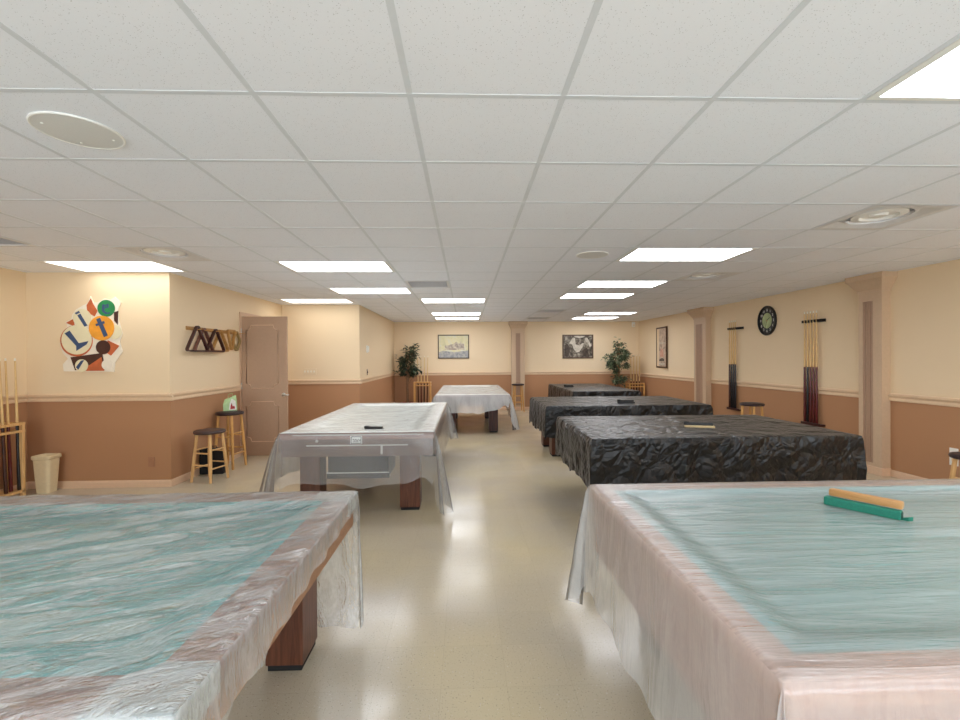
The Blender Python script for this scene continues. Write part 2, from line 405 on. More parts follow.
obj('handle', bm, 'steel', door, smooth=40)
for z in (.25, 1.1, 1.95):
    bm = B(); tube(bm, (dx0-.004, dy-.024, z-.05), (dx0-.004, dy-.024, z+.05), .007); obj('hinge', bm, 'steel', door)

# ------------------------------------------------------------------ ceiling with grid, lights, vents
LIGHTS = [(2, -1, 'lit ceiling panel cut off by the right edge, nearest the camera'),
          (-4, 5, 'lit ceiling panel between the left pool tables, just beyond the first table'),
          (-8, 5, 'lit ceiling panel at far left, above the painted ball sign'),
          (-4, 8, 'lit ceiling panel above the long plastic covered table left of the aisle'),
          (-6, 10, 'narrow looking lit ceiling panel above the wall right of the door'),
          (-2, 10, 'nearest of the three lit ceiling panels in the middle row toward the back wall'),
          (-2, 14, 'middle one of the three lit ceiling panels in the row toward the back wall'),
          (-2, 16, 'farthest lit ceiling panel of the middle row, above the landscape picture'),
          (2, 4, 'largest lit ceiling panel over the front black covered table'),
          (2, 7, 'second lit ceiling panel of the right row, over the middle black covered table'),
          (2, 9, 'third lit ceiling panel of the right row'),
          (4, 14, 'small lit ceiling panel near the right back corner, the nearer of two'),
          (4, 16, 'farthest lit ceiling panel in the right back corner'),
          (-4, -2, 'unseen ceiling panel added for light, overhead left behind the camera'),  # unseen fixture, added because the room needs more light
          (6, 1, 'unseen ceiling panel added to brighten the right wall, just outside the right edge'),  # out of view, added to lift the right wall
          (6, -4, 'unseen ceiling panel added to brighten the right wall, near the windows'),  # also unseen, added for more light on the right side
          (4, -6, 'unseen ceiling panel added for light, by the windows on the right'),  # this and the next are unseen, added to help light the room
          (-4, -6, 'unseen ceiling panel added for light, by the windows on the left')]
VENTS = [(4, 2, 1, 'square ceiling vent with a round centre at right, closest to the camera'),
         (4, 6, 1, 'square ceiling vent with a round centre beside the largest right lit panel'),
         (-6, 4, 1, 'square ceiling vent with a round centre above the left lit panel'),
         (-8, 3, 0, 'plain square ceiling vent at the far left edge'),
         (-2, 7, 0, 'grey slotted ceiling vent in front of the middle row of lit panels'),
         (2, 13, 0, 'small square ceiling vent in the back right, the nearer of two'),
         (2, 16, 0, 'square ceiling vent close to the back wall above the pilaster')]
occ = set()
for i, r, _ in LIGHTS: occ |= {(i, r), (i+1, r)}
for i, r, k, _ in VENTS: occ.add((i, r))
def gx(i): return GX+T*i
def gy(r): return GY+T*r
I0, I1, R0, R1 = -10, 9, -8, 19
bm = B()
for i in range(I0, I1):
    for r in range(R0, R1):
        if (i, r) in occ: continue
        vs = [bm.verts.new((x, y, CE)) for x, y in ((gx(i), gy(r)), (gx(i), gy(r+1)), (gx(i+1), gy(r+1)), (gx(i+1), gy(r)))]
        bm.faces.new(vs)
box(bm, -6.2, 6.2, YR-.3, YB+.3, ZT, ZT+.1)
ceil = struct('ceiling', bm, 'ceil')
bm = B(); w = .012
inner = {(i+1, r) for i, r, _ in LIGHTS}
for i in range(I0, I1+1):
    r = R0
    while r < R1:
        if (i, r) in inner: r += 1; continue
        s = r
        while r < R1 and (i, r) not in inner: r += 1
        box(bm, gx(i)-w, gx(i)+w, gy(s), gy(r), CE-.0016, CE+.004)
for r in range(R0, R1+1): box(bm, gx(I0), gx(I1), gy(r)-w, gy(r)+w, CE-.0014, CE+.004)
obj('grid', bm, 'tbar', ceil)

lamp0 = None
for i, r, lab in LIGHTS:
    loc = (gx(i+1), gy(r)+T/2, CE)
    if lamp0 is None:
        lamp0 = thing('ceiling_light', lab, 'ceiling light', loc, 0, 'fluorescent ceiling panels')
        hx, hy = T-.014, T/2-.014
        bm = B(); e = .035
        box(bm, -hx, -hx+e, -hy, hy, -.004, .04); box(bm, hx-e, hx, -hy, hy, -.004, .04); box(bm, -hx+e, hx-e, -hy, -hy+.02, -.004, .04); box(bm, -hx+e, hx-e, hy-.02, hy, -.004, .04)
        box(bm, -hx, hx, -hy, hy, .1, .11)
        obj('frame', bm, 'white_metal', lamp0)
        bm = B(); box(bm, -hx+e, hx-e, -hy+.02, hy-.02, .002, .006); obj('diffuser', bm, 'lamp', lamp0)
    elif (i, r) in ((-8, 5), (-6, 10)):
        o = dup(lamp0, loc, lab)
        for ch in o.children:
            if ch.name.startswith('diffuser'):
                ch.data = ch.data.copy(); ch.data.materials[0] = M['lamp_dimmed']
    else: dup(lamp0, loc, lab)
for i, r, k, lab in VENTS:
    loc = (gx(i)+T/2, gy(r)+T/2, CE); v = thing('ceiling_vent', lab, 'vent', loc, 0, 'ceiling vents'); h = T/2-.013
    bm = B()
    if k:
        # stepped square cone with a round core
        for a, b, z0, z1 in ((h, h-.04, -.003, -.003), (h-.04, h-.12, -.003, .03)):
            o = [(a, a), (-a, a), (-a, -a), (a, -a)]; q = [(b, b), (-b, b), (-b, -b), (b, -b)]
            O = [bm.verts.new((x, y, z0)) for x, y in o]; Q = [bm.verts.new((x, y, z1)) for x, y in q]
            for j in range(4): bm.faces.new((O[j], O[(j+1) % 4], Q[(j+1) % 4], Q[j]))
        lathe(bm, [(.245, .03), (.2, .012), (.2, .05)], 32, None, False)
        box(bm, -h, h, -h, h, .06, .07)
        obj('faceplate', bm, 'vent', v, smooth=40)
        bm = B(); lathe(bm, [(.17, .045), (.17, .02), (.12, .012), (.11, .03), (.06, .03), (.05, .012), (.001, .01)], 32); obj('core', bm, 'white_metal', v, smooth=40)
    else:
        box(bm, -h, h, -h, -h+.03, -.004, .03); box(bm, -h, h, h-.03, h, -.004, .03); box(bm, -h, -h+.03, -h+.03, h-.03, -.004, .03); box(bm, h-.03, h, -h+.03, h-.03, -.004, .03)
        box(bm, -h, h, -h, h, .034, .04)
        obj('frame', bm, 'vent', v)
        bm = B()
        for j in range(14):
            boxm(bm, (2*h-.06, .034, .003), Matrix.Translation((0, -h+.05+j*(2*h-.1)/13, .012)) @ Matrix.Rotation(.6, 4, 'X'))
        obj('louvre', bm, 'vent_dark', v)
for loc, rad, lab in (((-1.748, 2.1, CE), .168, 'round speaker grille in the ceiling at upper left'), ((1.29, 4.52, CE), .16, 'small round speaker grille in the ceiling left of the largest right lit panel')):
    v = thing('ceiling_speaker', lab, 'speaker', loc)
    bm = B(); lathe(bm, [(rad, -.001), (rad, -.006), (rad-.004, -.009), (rad-.009, -.008), (rad-.009, -.002)], 40); obj('rim', bm, 'white_metal', v, smooth=40)
    bm = B(); lathe(bm, [(rad-.009, -.007), (rad*.6, -.0085), (.001, -.009)], 40); obj('grille', bm, 'grille', v, smooth=60)
    for a in (.6, 2.2, 3.9):
        bm = B(); lathe(bm, [(.005, -.006), (.005, -.0105), (.001, -.011)], 8, Matrix.Translation((rad*.72*math.cos(a), rad*.72*math.sin(a), 0)))
        obj('screw', bm, 'white_metal', v)

# ------------------------------------------------------------------ pilasters
def pilaster(label, base, tdir, ndir, width, depth, pw, poff, cap):
    """base: wall point; tdir along the wall; ndir out of it"""
    t, n = Vector(tdir).normalized(), Vector(ndir).normalized()
    P = thing('pilaster', label, 'pilaster', (base[0], base[1], 0), 0)
    mat = Matrix(((t.x, n.x, 0, 0), (t.y, n.y, 0, 0), (0, 0, 1, 0), (0, 0, 0, 1)))
    def fin(name, bm, m): bm.transform(mat); return obj(name, bm, m, P)
    w = width/2
    bm = B()
    box(bm, -w, poff-pw/2, 0, depth, 0, 2.35); box(bm, poff+pw/2, w, 0, depth, 0, 2.35)
    box(bm, poff-pw/2, poff+pw/2, 0, depth, 0, .14); box(bm, poff-pw/2, poff+pw/2, 0, depth, 2.22, 2.35)
    fin('shaft', bm, 'pil')
    bm = B(); box(bm, poff-pw/2, poff+pw/2, 0, depth-.012, .14, 2.22)
    nf = 4
    for k in range(nf): 
        c = poff-pw/2+pw*(k+.5)/nf; box(bm, c-pw*.08, c+pw*.08, depth-.012, depth-.004, .14, 2.22)
    fin('fluted_panel', bm, 'pil_panel')
    bm = B()
    prof = [(0, 2.33), (.012, 2.33), (.012, 2.36), (.03, 2.39), (.075, 2.46), (.1, 2.49), (.1, CE-.004)]
    prev = None
    for e, z in prof:
        e *= cap
        ring = [bm.verts.new(p) for p in ((-w-e, 0, z), (-w-e, depth+e, z), (w+e, depth+e, z), (w+e, 0, z))]
        if prev:
            for j in range(4): bm.faces.new((prev[j], prev[(j+1) % 4], ring[(j+1) % 4], ring[j]))
        else: bm.faces.new(ring)
        prev = ring
    bm.faces.new(prev[::-1]); fin('capital', bm, 'pil')
    bm = B(); box(bm, -w-.012, w+.012, 0, depth+.012, 0, .1, .004); fin('plinth', bm, 'base')
    return P
tr_ = (-.035, 1, 0); nr_ = (-1, -.035, 0)
pilaster('tan fluted pilaster on the right wall nearest the camera', (XR(5.635), 5.635), tr_, nr_, .32, .115, .14, .03, 1.0)
pilaster('tan fluted pilaster on the right wall between picture and cue rack, farther back', (XR(9.58), 9.58), tr_, nr_, .46, .12, .27, .03, 1.0)
pilaster('slim tan pilaster on the back wall with a stool before it', (1.51, YB), (1, 0, 0), (0, -1, 0), .38, .1, .13, -.0, .8)

# ------------------------------------------------------------------ pool tables
def frame_ring(bm, x0, x1, y0, y1, w, z0, z1, ch=.012):
    """rectangular ring with a softened outer top edge"""
    def ring(dx, z): return [bm.verts.new(p) for p in ((x0+dx, y0+dx, z), (x1-dx, y0+dx, z), (x1-dx, y1-dx, z), (x0+dx, y1-dx, z))]
    rs = [ring(w, z0), ring(0, z0), ring(0, z1-ch), ring(ch*.35, z1-ch*.35), ring(ch, z1), ring(w, z1)]
    rs.append(rs[0])
    for a, b in zip(rs, rs[1:]):
        for j in range(4): bm.faces.new((a[j], a[(j+1) % 4], b[(j+1) % 4], b[j]))

def pool_table(label, x0, x1, y0, y1, H, rail, apron, leg, ab, legx, legy, rw=.13, caps=False, lw=.18, ld=.22):
    P = thing('pool_table', label, 'pool table', ((x0+x1)/2, (y0+y1)/2, 0), 0, 'covered pool tables')
    bm = B(); frame_ring(bm, x0, x1, y0, y1, rw, H-.06, H); obj('rail_frame', bm, rail, P, True)
    bm = B(); frame_ring(bm, x0+.012, x1-.012, y0+.012, y1-.012, .05, ab, H-.061, .002); obj('apron', bm, apron, P, True)
    bm = B()   # cushions: sloped strips inside the rails
    def ring(dx, z): return [bm.verts.new(p) for p in ((x0+dx, y0+dx, z), (x1-dx, y0+dx, z), (x1-dx, y1-dx, z), (x0+dx, y1-dx, z))]
    rs = [ring(rw, H-.055), ring(rw, H-.002), ring(rw+.045, H-.006), ring(rw+.045, H-.014), ring(rw+.02, H-.055)]
    rs.append(rs[0])
    for a, b in zip(rs, rs[1:]):
        for j in range(4): bm.faces.new((a[j], a[(j+1) % 4], b[(j+1) % 4], b[j]))
    obj('cushion', bm, 'cloth_cushion', P, True)
    bm = B(); box(bm, x0+.06, x1-.06, y0+.06, y1-.06, H-.09, H-.043); obj('playing_bed', bm, 'cloth', P, True)
    bm = B(); box(bm, x0+.07, x1-.07, y0+.07, y1-.07, ab+.03, ab+.06); obj('underframe', bm, leg, P, True)
    for lx in (x0+legx, x1-legx-lw):
        for ly in (y0+legy, y1-legy-ld):
            bm = B(); box(bm, lx, lx+lw, ly, ly+ld, .03, ab+.03, .006); l = obj('leg', bm, leg, P, True)
            bm = B(); box(bm, lx+.008, lx+lw-.008, ly+.008, ly+ld-.008, 0, .032, .004); obj('foot', bm, 'rubber', l, True)
    if caps:
        for sx, cx in ((1, x0), (-1, x1)):
            for sy, cy in ((1, y0), (-1, y1)):
                a, b, c = .2, .17, rw+.005
                pts = [(0, 0), (a, 0), (a, c*.75), (a-.012, c), (c+.03, c), (c, c+.03), (c, b-.012), (c*.75, b), (0, b)]
                bm = B(); prism(bm, [(cx+sx*(px-.004), cy+sy*(py-.004)) for px, py in pts], H-.075, H+.005)
                es = [e for e in bm.edges if all(v.co.z > H for v in e.verts)]
                bmesh.ops.bevel(bm, geom=es, offset=.006, segments=2, affect='EDGES')
                obj('corner_cap', bm, 'cap', P, True)
    return P
H = .795
pool_table('brown pool table with walnut legs under crumpled clear plastic, front left', -3.42, -.6, .93, 2.45, H, 'rail_brown', 'apron_tan', 'walnut', .625, .2, .03, .125, True)
pool_table('rosy wood pool table under smooth clear plastic, front right', .7, 3.52, .97, 2.51, H, 'rail_pink', 'apron_pink', 'walnut', .45, .25, .05, .095)
TM = pool_table('brown pool table with a badge and ball return under whitened clear plastic, middle left', -1.8, -.315, 4.4, 7.25, H, 'rail_brown', 'apron_grey', 'walnut', .565, .15, .1, .13, False, .2, .2)
pool_table('dark legged pool table under plastic near the back wall, by the aisle', -.59, .85, 8.75, 11.8, H, 'rail_brown', 'apron_grey', 'walnut_dark', .58, .2, .35, .13)
pool_table('pool table under the largest black vinyl cover, nearest of the black ones', 1.12, 3.53, 3.92, 5.38, H, 'rail_brown', 'apron_tan', 'walnut', .56, .35, .15)
pool_table('pool table under the middle black vinyl cover with one leg showing', 1.19, 3.62, 6.55, 8.08, H, 'rail_brown', 'apron_tan', 'walnut', .56, .12, .28)
pool_table('pool table under the farthest black vinyl cover by the potted tree', 2.26, 3.66, 9.35, 12.05, H, 'rail_brown', 'apron_tan', 'walnut', .56, .15, .05)
# fittings on the front end of the middle-left table
xm0, xm1, ym = -1.8, -.315, 4.4
bm = B(); box(bm, xm0+.12, xm1-.1, ym-.006, ym+.004, H-.022, H-.012); obj('metal_strip', bm, 'steel', TM, True)
bm = B(); box(bm, -1.55, -.57, ym+.002, ym+.014, .668, .68); box(bm, -.835, -.815, ym+.002, ym+.014, .585, .668); obj('metal_strip', bm, 'steel', TM, True)
bm = B(); box(bm, -1.125, -1.01, ym-.012, ym+.0, .69, .768, .003); bd = obj('badge', bm, 'white_metal', TM, True)
bm = B()
for a in ((-1.118, -1.017, .694, .70), (-1.118, -1.017, .758, .764), (-1.118, -1.112, .70, .758), (-1.023, -1.017, .70, .758)): box(bm, a[0], a[1], ym-.0135, ym-.0115, a[2], a[3])
path_tube(bm, [(-1.1+.06*k/12, ym-.0125, .728+.012*math.sin(k*1.3)) for k in range(16)], .0028, 5)
box(bm, -1.1, -1.04, ym-.0135, ym-.0115, .708, .713)
obj('badge_mark', bm, 'black', bd, True)
bm = B(); box(bm, -1.36, -.77, ym+.06, ym+.1, .35, .6); box(bm, -1.36, -.77, ym+.1, ym+.5, .35, .37); box(bm, -1.37, -.76, ym+.05, ym+.065, .34, .4); box(bm, -1.36, -1.34, ym+.1, ym+.5, .37, .56); box(bm, -.79, -.77, ym+.1, ym+.5, .37, .56)
br_ = obj('ball_return', bm, 'black', TM, True)
bm = B(); box(bm, -1.37, -.76, ym+.042, ym+.05, .392, .402); obj('metal_strip', bm, 'steel', br_, True)
bm = B(); lathe(bm, [(.014, 0), (.014, .006), (.008, .01)], 16, Matrix.Translation((-1.45, ym+.01, .72)) @ Matrix.Rotation(PI/2, 4, 'X')); obj('lock', bm, 'steel', TM, True)

# ------------------------------------------------------------------ draped covers
def nz(x, y, z=0): return noise.noise(Vector((x, y, z)))
def ss(t): t = max(0, min(1, t)); return t*t*(3-2*t)

def drape(x0, x1, y0, y1, top, step, hfun, hang, corner, rows, foldamp, foldfreq, seed, flare=.02, hemvar=.02, ncorner=14, cornerout=.1, tight=False):
    """sheet over a box: grid on top plus a skirt; returns bmesh. hang(side,s): drop; corner[i]: drop at the four corners"""
    bm = B(); nx = max(2, int((x1-x0)/step)); ny = max(2, int((y1-y0)/step)); g = []
    for j in range(ny+1):
        row = []
        for i in range(nx+1):
            x = x0+(x1-x0)*i/nx; y = y0+(y1-y0)*j/ny
            d = min(x-x0, x1-x, y-y0, y1-y)
            row.append(bm.verts.new((x, y, top+hfun(x, y, d))))
        g.append(row)
    for j in range(ny):
        for i in range(nx): bm.faces.new((g[j][i], g[j][i+1], g[j+1][i+1], g[j+1][i])).material_index = 0
    # perimeter, counter clockwise from (x0,y0)
    per = [(g[0][i], 0, i/nx) for i in range(nx)] + [(g[j][nx], 1, j/ny) for j in range(ny)] + [(g[ny][nx-i], 2, i/nx) for i in range(nx)] + [(g[ny-j][0], 3, j/ny) for j in range(ny)]
    NR = [Vector((0, -1, 0)), Vector((1, 0, 0)), Vector((0, 1, 0)), Vector((-1, 0, 0))]
    cols = []
    arc = 0
    for v, s, u in per:
        if u == 0:   # corner between side s-1 and s
            ci = s
            for k in range(ncorner+1):
                f = k/ncorner; n = (NR[s-1]*(1-f)+NR[s]*f)
                w = math.sin(PI*f)
                cols.append((v, n.normalized(), ('c', ci, f, w), arc+.02*k))
        else:
            cols.append((v, NR[s], ('s', s, u, 0), arc))
        arc += step
    strips = []
    L = (x1-x0, y1-y0, x1-x0, y1-y0)
    for v, n, info, a in cols:
        kind, s, u, w = info
        if kind == 'c':
            h0 = hang((s-1) % 4, 1.0); h1 = hang(s, 0.0); base = h0*(1-u)+h1*u
            D = base+(corner[s]-base)*(w**.8); ca = w; zig = math.cos(u*PI*6)
        else:
            D = hang(s, u); m = min(u, 1-u)*L[s]; ca = max(0, 1-m/.16)*.35; zig = 0
            cidx = s if u < .5 else (s+1) % 4
            D = D+(corner[cidx]-D)*.35*max(0, 1-m/.14)**2
        D += hemvar*nz(a*7, seed*3.1)*(1 if kind == 's' else .5)
        D = min(D, v.co.z-.004)
        st = [v]
        px, py, pz = v.co
        for r in range(1, rows+1):
            t = r/rows
            fold = foldamp*(t**.8)*(math.sin(a*foldfreq+2.5*nz(a*1.7, t*.6, seed))*.6+nz(a*foldfreq*.35, t*1.2, seed+9))
            o = .006+flare*(t**1.3)+fold
            if kind == 'c':
                o = .006*(1 if not tight else 1)+(cornerout*t**.8)*(.45+.3*zig*w*(1 if not tight else .2))*w+(flare*t+fold*.5)*(1-w*.5)
                if tight: o = .008+.012*t+fold*.6
            else: o += cornerout*.18*ca*t
            wr = .004*nz(px*9+py*9, pz*3+t*D*9, seed+4)
            o = max(o+wr, .004)
            zz = pz-D*t
            p = Vector((px, py, 0))+n*o
            st.append(bm.verts.new((p.x, p.y, zz)))
        strips.append(st)
    N = len(strips)
    for k in range(N):
        A, Bs = strips[k], strips[(k+1) % N]
        for r in range(rows):
            vs = [A[r], Bs[r], Bs[r+1], A[r+1]]
            vs = list(dict.fromkeys(vs))
            if len(vs) > 2:
                try: bm.faces.new(vs).material_index = 1
                except ValueError: pass
    return bm

def film_height(rw, bed, wr, scale, rot, star=None, seed=0):
    c, s = math.cos(rot), math.sin(rot)
    def f(x, y, d):
        h = .007-.006*ss(1-d/.02)
        q = ss((d-rw-.02)/.13)
        h += (bed)*q
        u, v = (x*c+y*s)*scale[0], (-x*s+y*c)*scale[1]
        wv = nz(u+.5*nz(u*.7, v*.7, seed+3), v, seed)
        h += wr*(1-abs(wv)*2.2)*(.5+.8*q)*(1 if d > .015 else .2)
        if d < rw+.05: h += wr*.45*abs(nz(x*22, y*22, seed+7))*(1 if d > .015 else 0)
        if star:
            dx, dy = x-star[0], y-star[1]; r = math.hypot(dx, dy)
            if r < .16: h += (1-r/.16)*(.004*math.sin(math.atan2(dy, dx)*13)*min(1, r/.03)-.004)
        return h
    return f

def film(label, x0, x1, y0, y1, step, hf, hang, corner, mats, **kw):
    bm = drape(x0-.006, x1+.006, y0-.006, y1+.006, H+.003, step, hf, hang, corner, **kw)
    o = obj('plastic_sheet', bm, None, None, True, ((x0+x1)/2, (y0+y1)/2, H), smooth=179, mats=mats)
    return tag(o, label, 'plastic sheet', 'plastic table covers')

def hl(s, u):
    if s == 1:    # right side: short hem
        return [.145, .15, .13, .115, .1, .09, .07][min(6, int(u*7))]*(1-(u*7) % 1)+[.15, .13, .115, .1, .09, .07, .07][min(6, int(u*7))]*((u*7) % 1)
    if s == 2: return .745-.4*ss((u-.07)/.08)
    return .22
film('crumpled clear plastic sheet with short hem over the front left pool table', -3.42, -.6, .93, 2.45, .016, film_height(.125, -.03, .0075, (2.2, 7), .42, (-.69, 1.3), 1), hl,
     [.3, .3, .76, .4], ['film_l', 'film_skirt'], rows=14, foldamp=.012, foldfreq=34, seed=1, flare=.0, hemvar=.03, cornerout=.04)
def hr(s, u): return .57 if s == 3 else .5
film('smooth clear plastic sheet hanging long over the front right pool table', .7, 3.52, .97, 2.51, .02, film_height(.095, -.03, .0035, (1.1, 9), 0.02, None, 2), hr,
     [.74, .6, .6, .7], ['film_r', 'film_skirt_r'], rows=16, foldamp=.016, foldfreq=18, seed=2, flare=.02, hemvar=.03, cornerout=.2)
def hm(s, u):
    if s == 0: return .5-.06*ss((u-.8)/.2)-.02*math.sin(u*9)
    return .5+.04*math.sin(u*8+s)
film('clear plastic sheet, whitened for reflections, with a dark brush on it over the middle left pool table', -1.8, -.315, 4.4, 7.25, .025, film_height(.13, -.028, .004, (4, 4), .3, None, 3), hm,
     [.66, .78, .6, .62], ['film_m', 'film_skirt_m'], rows=14, foldamp=.014, foldfreq=20, seed=3, flare=.03, hemvar=.03, cornerout=.3)
def hf_(s, u):
    if s == 0: return .3+.07*math.sin(PI*min(1, u*1.2))-.14*ss((u-.78)/.22)
    return .42+.06*math.sin(u*7+s)
film('pale plastic sheet over the far pool table by the back wall', -.59, .85, 8.75, 11.8, .035, film_height(.13, -.026, .004, (4, 4), .1, None, 4), hf_,
     [.45, .7, .5, .5], ['film_m', 'film_skirt_r'], rows=12, foldamp=.018, foldfreq=18, seed=5, flare=.03, hemvar=.04, cornerout=.3)

def vinyl_height(seed):
    def f(x, y, d):
        h = .004-.004*ss(1-d/.02)
        a = 0
        for k, (fr, am) in enumerate(((2.0, .007), (5, .003))):
            wx = x+.12*nz(x*2, y*2, seed+k); wy = y+.12*nz(x*2+9, y*2, seed+k+20)
            ds = noise.voronoi(Vector((wx*fr, wy*fr, seed+k*5)))[0]; a += am*max(0, .55-(ds[1]-ds[0]))
        return h+a*(1 if d > .015 else .2)
    return f
def vinyl(label, x0, x1, y0, y1, step, seed, drop):
    bm = drape(x0-.012, x1+.012, y0-.012, y1+.012, H+.004, step, vinyl_height(seed), lambda s, u: drop+.02*math.sin(u*11+s)+.015*math.sin(u*29), [drop+.03]*4, 20, .012, 26, seed, .012, .012, 8, .03, True)
    # push crumples into the skirt
    cx, cy = (x0+x1)/2, (y0+y1)/2
    for v in bm.verts:
        if v.co.z < H-.015:
            x, y, z = v.co; q = x+y
            a = 0
            for k, (fr, am) in enumerate(((2.2, .016), (6, .007))):
                w = q+.1*nz(q*2, z*3, seed+k); zz = z+.08*nz(q*2+5, z*3, seed+k+3)
                ds = noise.voronoi(Vector((w*fr, zz*fr, seed+11+k)))[0]; a += am*max(0, .6-(ds[1]-ds[0]))
            a = max(a, -.004)*ss((H-z)/.05)
            nx_ = 1 if x > x1 else -1 if x < x0 else 0; ny_ = 1 if y > y1 else -1 if y < y0 else 0
            v.co.x += nx_*a; v.co.y += ny_*a
    o = obj('table_cover', bm, None, None, True, (cx, cy, H), smooth=30, mats=['vinyl', 'vinyl'])
    return tag(o, label, 'table cover', 'black vinyl table covers')
vinyl('largest crinkled black vinyl table cover, nearest the camera, a tan edged brush on top', 1.12, 3.53, 3.92, 5.38, .018, 31, .44)
vinyl('crinkled black vinyl table cover in the middle of the three, a dark brush on top', 1.19, 3.62, 6.55, 8.08, .025, 47, .44)
vinyl('farthest black vinyl table cover, low behind the others beside the potted tree', 2.26, 3.66, 9.35, 12.05, .035, 63, .42)

# ------------------------------------------------------------------ brushes on the tables
ax = Vector((1.936-1.775, 1.929-2.165, 0)); ang = math.atan2(ax.y, ax.x)
zt = H-.018
b = thing('table_brush', 'wooden backed table brush with green bristles on the front right table', 'brush', (1.868, 2.06, H-.012), ang)
bm = B(); box(bm, -.145, .14, -.022, .018, .0, .04, .006); obj('bristles', bm, 'green_brush', b)
bm = B(); box(bm, .1395, .142, -.016, .012, .005, .035); obj('bristle_core', bm, 'green_dark', b)
bm = B(); 
vs = [bm.verts.new(p) for p in ((.138, -.01, .002), (.165, -.018, .004), (.175, .01, .003), (.14, .014, .002))]; vt = [bm.verts.new(v.co+Vector((0, 0, .006 + (.012 if i in (1, 2) else 0)))) for i, v in enumerate(vs)]
bm.faces.new(vs[::-1]); bm.faces.new(vt)
for i in range(4): bm.faces.new((vs[i], vs[(i+1) % 4], vt[(i+1) % 4], vt[i]))
obj('tuft', bm, 'green_brush', b)
bm = B(); box(bm, -.132, .142, .0, .042, .042, .078, .012); obj('back', bm, 'brush_wood', b, smooth=50)
def dark_brush(label, loc, rz, L, under):
    b = thing('table_brush', label, 'brush', loc, rz, 'dark brushes on the covered tables')
    bm = B(); box(bm, -L/2, L/2, -.012, .03, .022, .052, .008); box(bm, -L/2, -L/2+.05, -.014, .03, .04, .06, .008); obj('bristles', bm, 'black', b)
    bm = B(); box(bm, -L/2+.005, L/2+.015, -.02, .028, 0, .022, .007); obj('back', bm, under, b)
    return b
dark_brush('dark brush with cream wooden edge on the nearest black cover', (2.33, 4.43, H+.012), -.3, .27, 'cream_wood')
dark_brush('all black brush lying on the middle black cover', (2.45, 6.82, H+.012), -.05, .25, 'black')
dark_brush('tiny looking black brush on the farthest black cover', (2.44, 10.6, H+.012), 0, .22, 'black')
dark_brush('small dark brush on the whitened plastic of the middle left table', (-.95, 4.63, H-.012), -.12, .19, 'black').scale = (1, 1, .75)

# ------------------------------------------------------------------ stools
def stool(label, loc, h, rz=0, seat='seat', legm='pine', r=.175):
    S = thing('bar_stool', label, 'stool', loc, rz, 'round topped wooden stools')
    bm = B(); lathe(bm, [(r-.03, h-.045), (r-.004, h-.042), (r+.004, h-.025), (r-.002, h-.008), (r-.03, h), (.001, h+.004)], 28); obj('seat', bm, seat, S, smooth=60)
    sp0, sp1 = r-.055, r+.0
    def lp(k, z): f = (h-.04-z)/(h-.04); rr = (sp0+(sp1-sp0)*f)*1.0; return Vector((rr*(1 if k in (0, 1) else -1)*.8, rr*(1 if k in (1, 2) else -1)*.8, z))
    for k in range(4):
        bm = B(); a, c = lp(k, 0), lp(k, h-.04); m = a.lerp(c, .45)
        path_tube(bm, [a, a.lerp(c, .12), m, c], [.015, .0175, .021, .017], 10); obj('leg', bm, legm, S, smooth=60)
    for zf, pr in ((.26, ((0, 1), (2, 3))), (.33, ((1, 2), (3, 0))), (.62, ((0, 1), (2, 3))), (.56, ((1, 2), (3, 0)))):
        for i, j in pr:
            bm = B(); tube(bm, lp(i, h*zf), lp(j, h*zf), .0095, None, 8); obj('rung', bm, legm, S, smooth=60)
    return S
stool('shorter pine stool with round brown seat against the left wall, black case behind', (-3.23, 5.76, 0), .635, -.25)
stool('taller honey coloured stool by the open door with a shopping bag on it', (-3.325, 6.43, 0), .785, -.15, 'seat_dark', 'honey', .178)
stool('honey coloured stool with dark seat standing at the back wall pilaster', (1.47, 12.62, 0), .78, .1, 'seat_dark', 'honey')
stool('stool with dark seat between the black covered tables and right wall cue rack', (4.42, 6.8, 0), .8, .4, 'seat_dark', 'honey', .165)
stool('stool with black seat cut off at the right edge of the photo', (4.69, 3.98, 0), .6, .2, 'seat_dark', 'pine')

# black case behind the short stool
b = thing('carrying_case', 'black case standing on the floor behind the shorter stool', 'case', (-3.37, 6.08, 0), .08)
bm = B(); box(bm, -.15, .15, -.05, .05, 0, .34, .015); obj('body', bm, 'leather', b)
bm = B(); path_tube(bm, [(-.05, 0, .335), (-.045, 0, .365), (.045, 0, .365), (.05, 0, .335)], .008, 8); obj('handle', bm, 'black', b, smooth=60)

# shopping bag on the tall stool
M['bag_green'] = plain('pale_green_paper', (178, 206, 150), .6, var=.12, sc=14)
M['bag_white'] = plain('white_paper', (236, 232, 222), .6, var=.03)
M['bag_red'] = plain('red_print', (170, 44, 44), .6, var=.2, sc=40)
b = bag = thing('shopping_bag', 'small pale green and white bag with red print on the taller stool', 'bag', (-3.355, 6.5, .79), .5)
bm = B()
lo = [(-.1, -.045), (.1, -.045), (.1, .045), (-.1, .045)]; hi = [(-.085, -.012, .13), (.075, -.02, .19), (.09, .015, .185), (-.08, .012, .14)]; mi = [(-.105, -.05, .08), (.1, -.05, .09), (.1, .04, .09), (-.1, .04, .08)]
R_ = [[bm.verts.new((x, y, 0)) for x, y in lo], [bm.verts.new(p) for p in mi], [bm.verts.new(p) for p in hi]]
bm.faces.new(R_[0][::-1]); bm.faces.new(R_[2])
for a, c in zip(R_, R_[1:]):
    for i in range(4): bm.faces.new((a[i], a[(i+1) % 4], c[(i+1) % 4], c[i]))
obj('body', bm, 'bag_green', b)
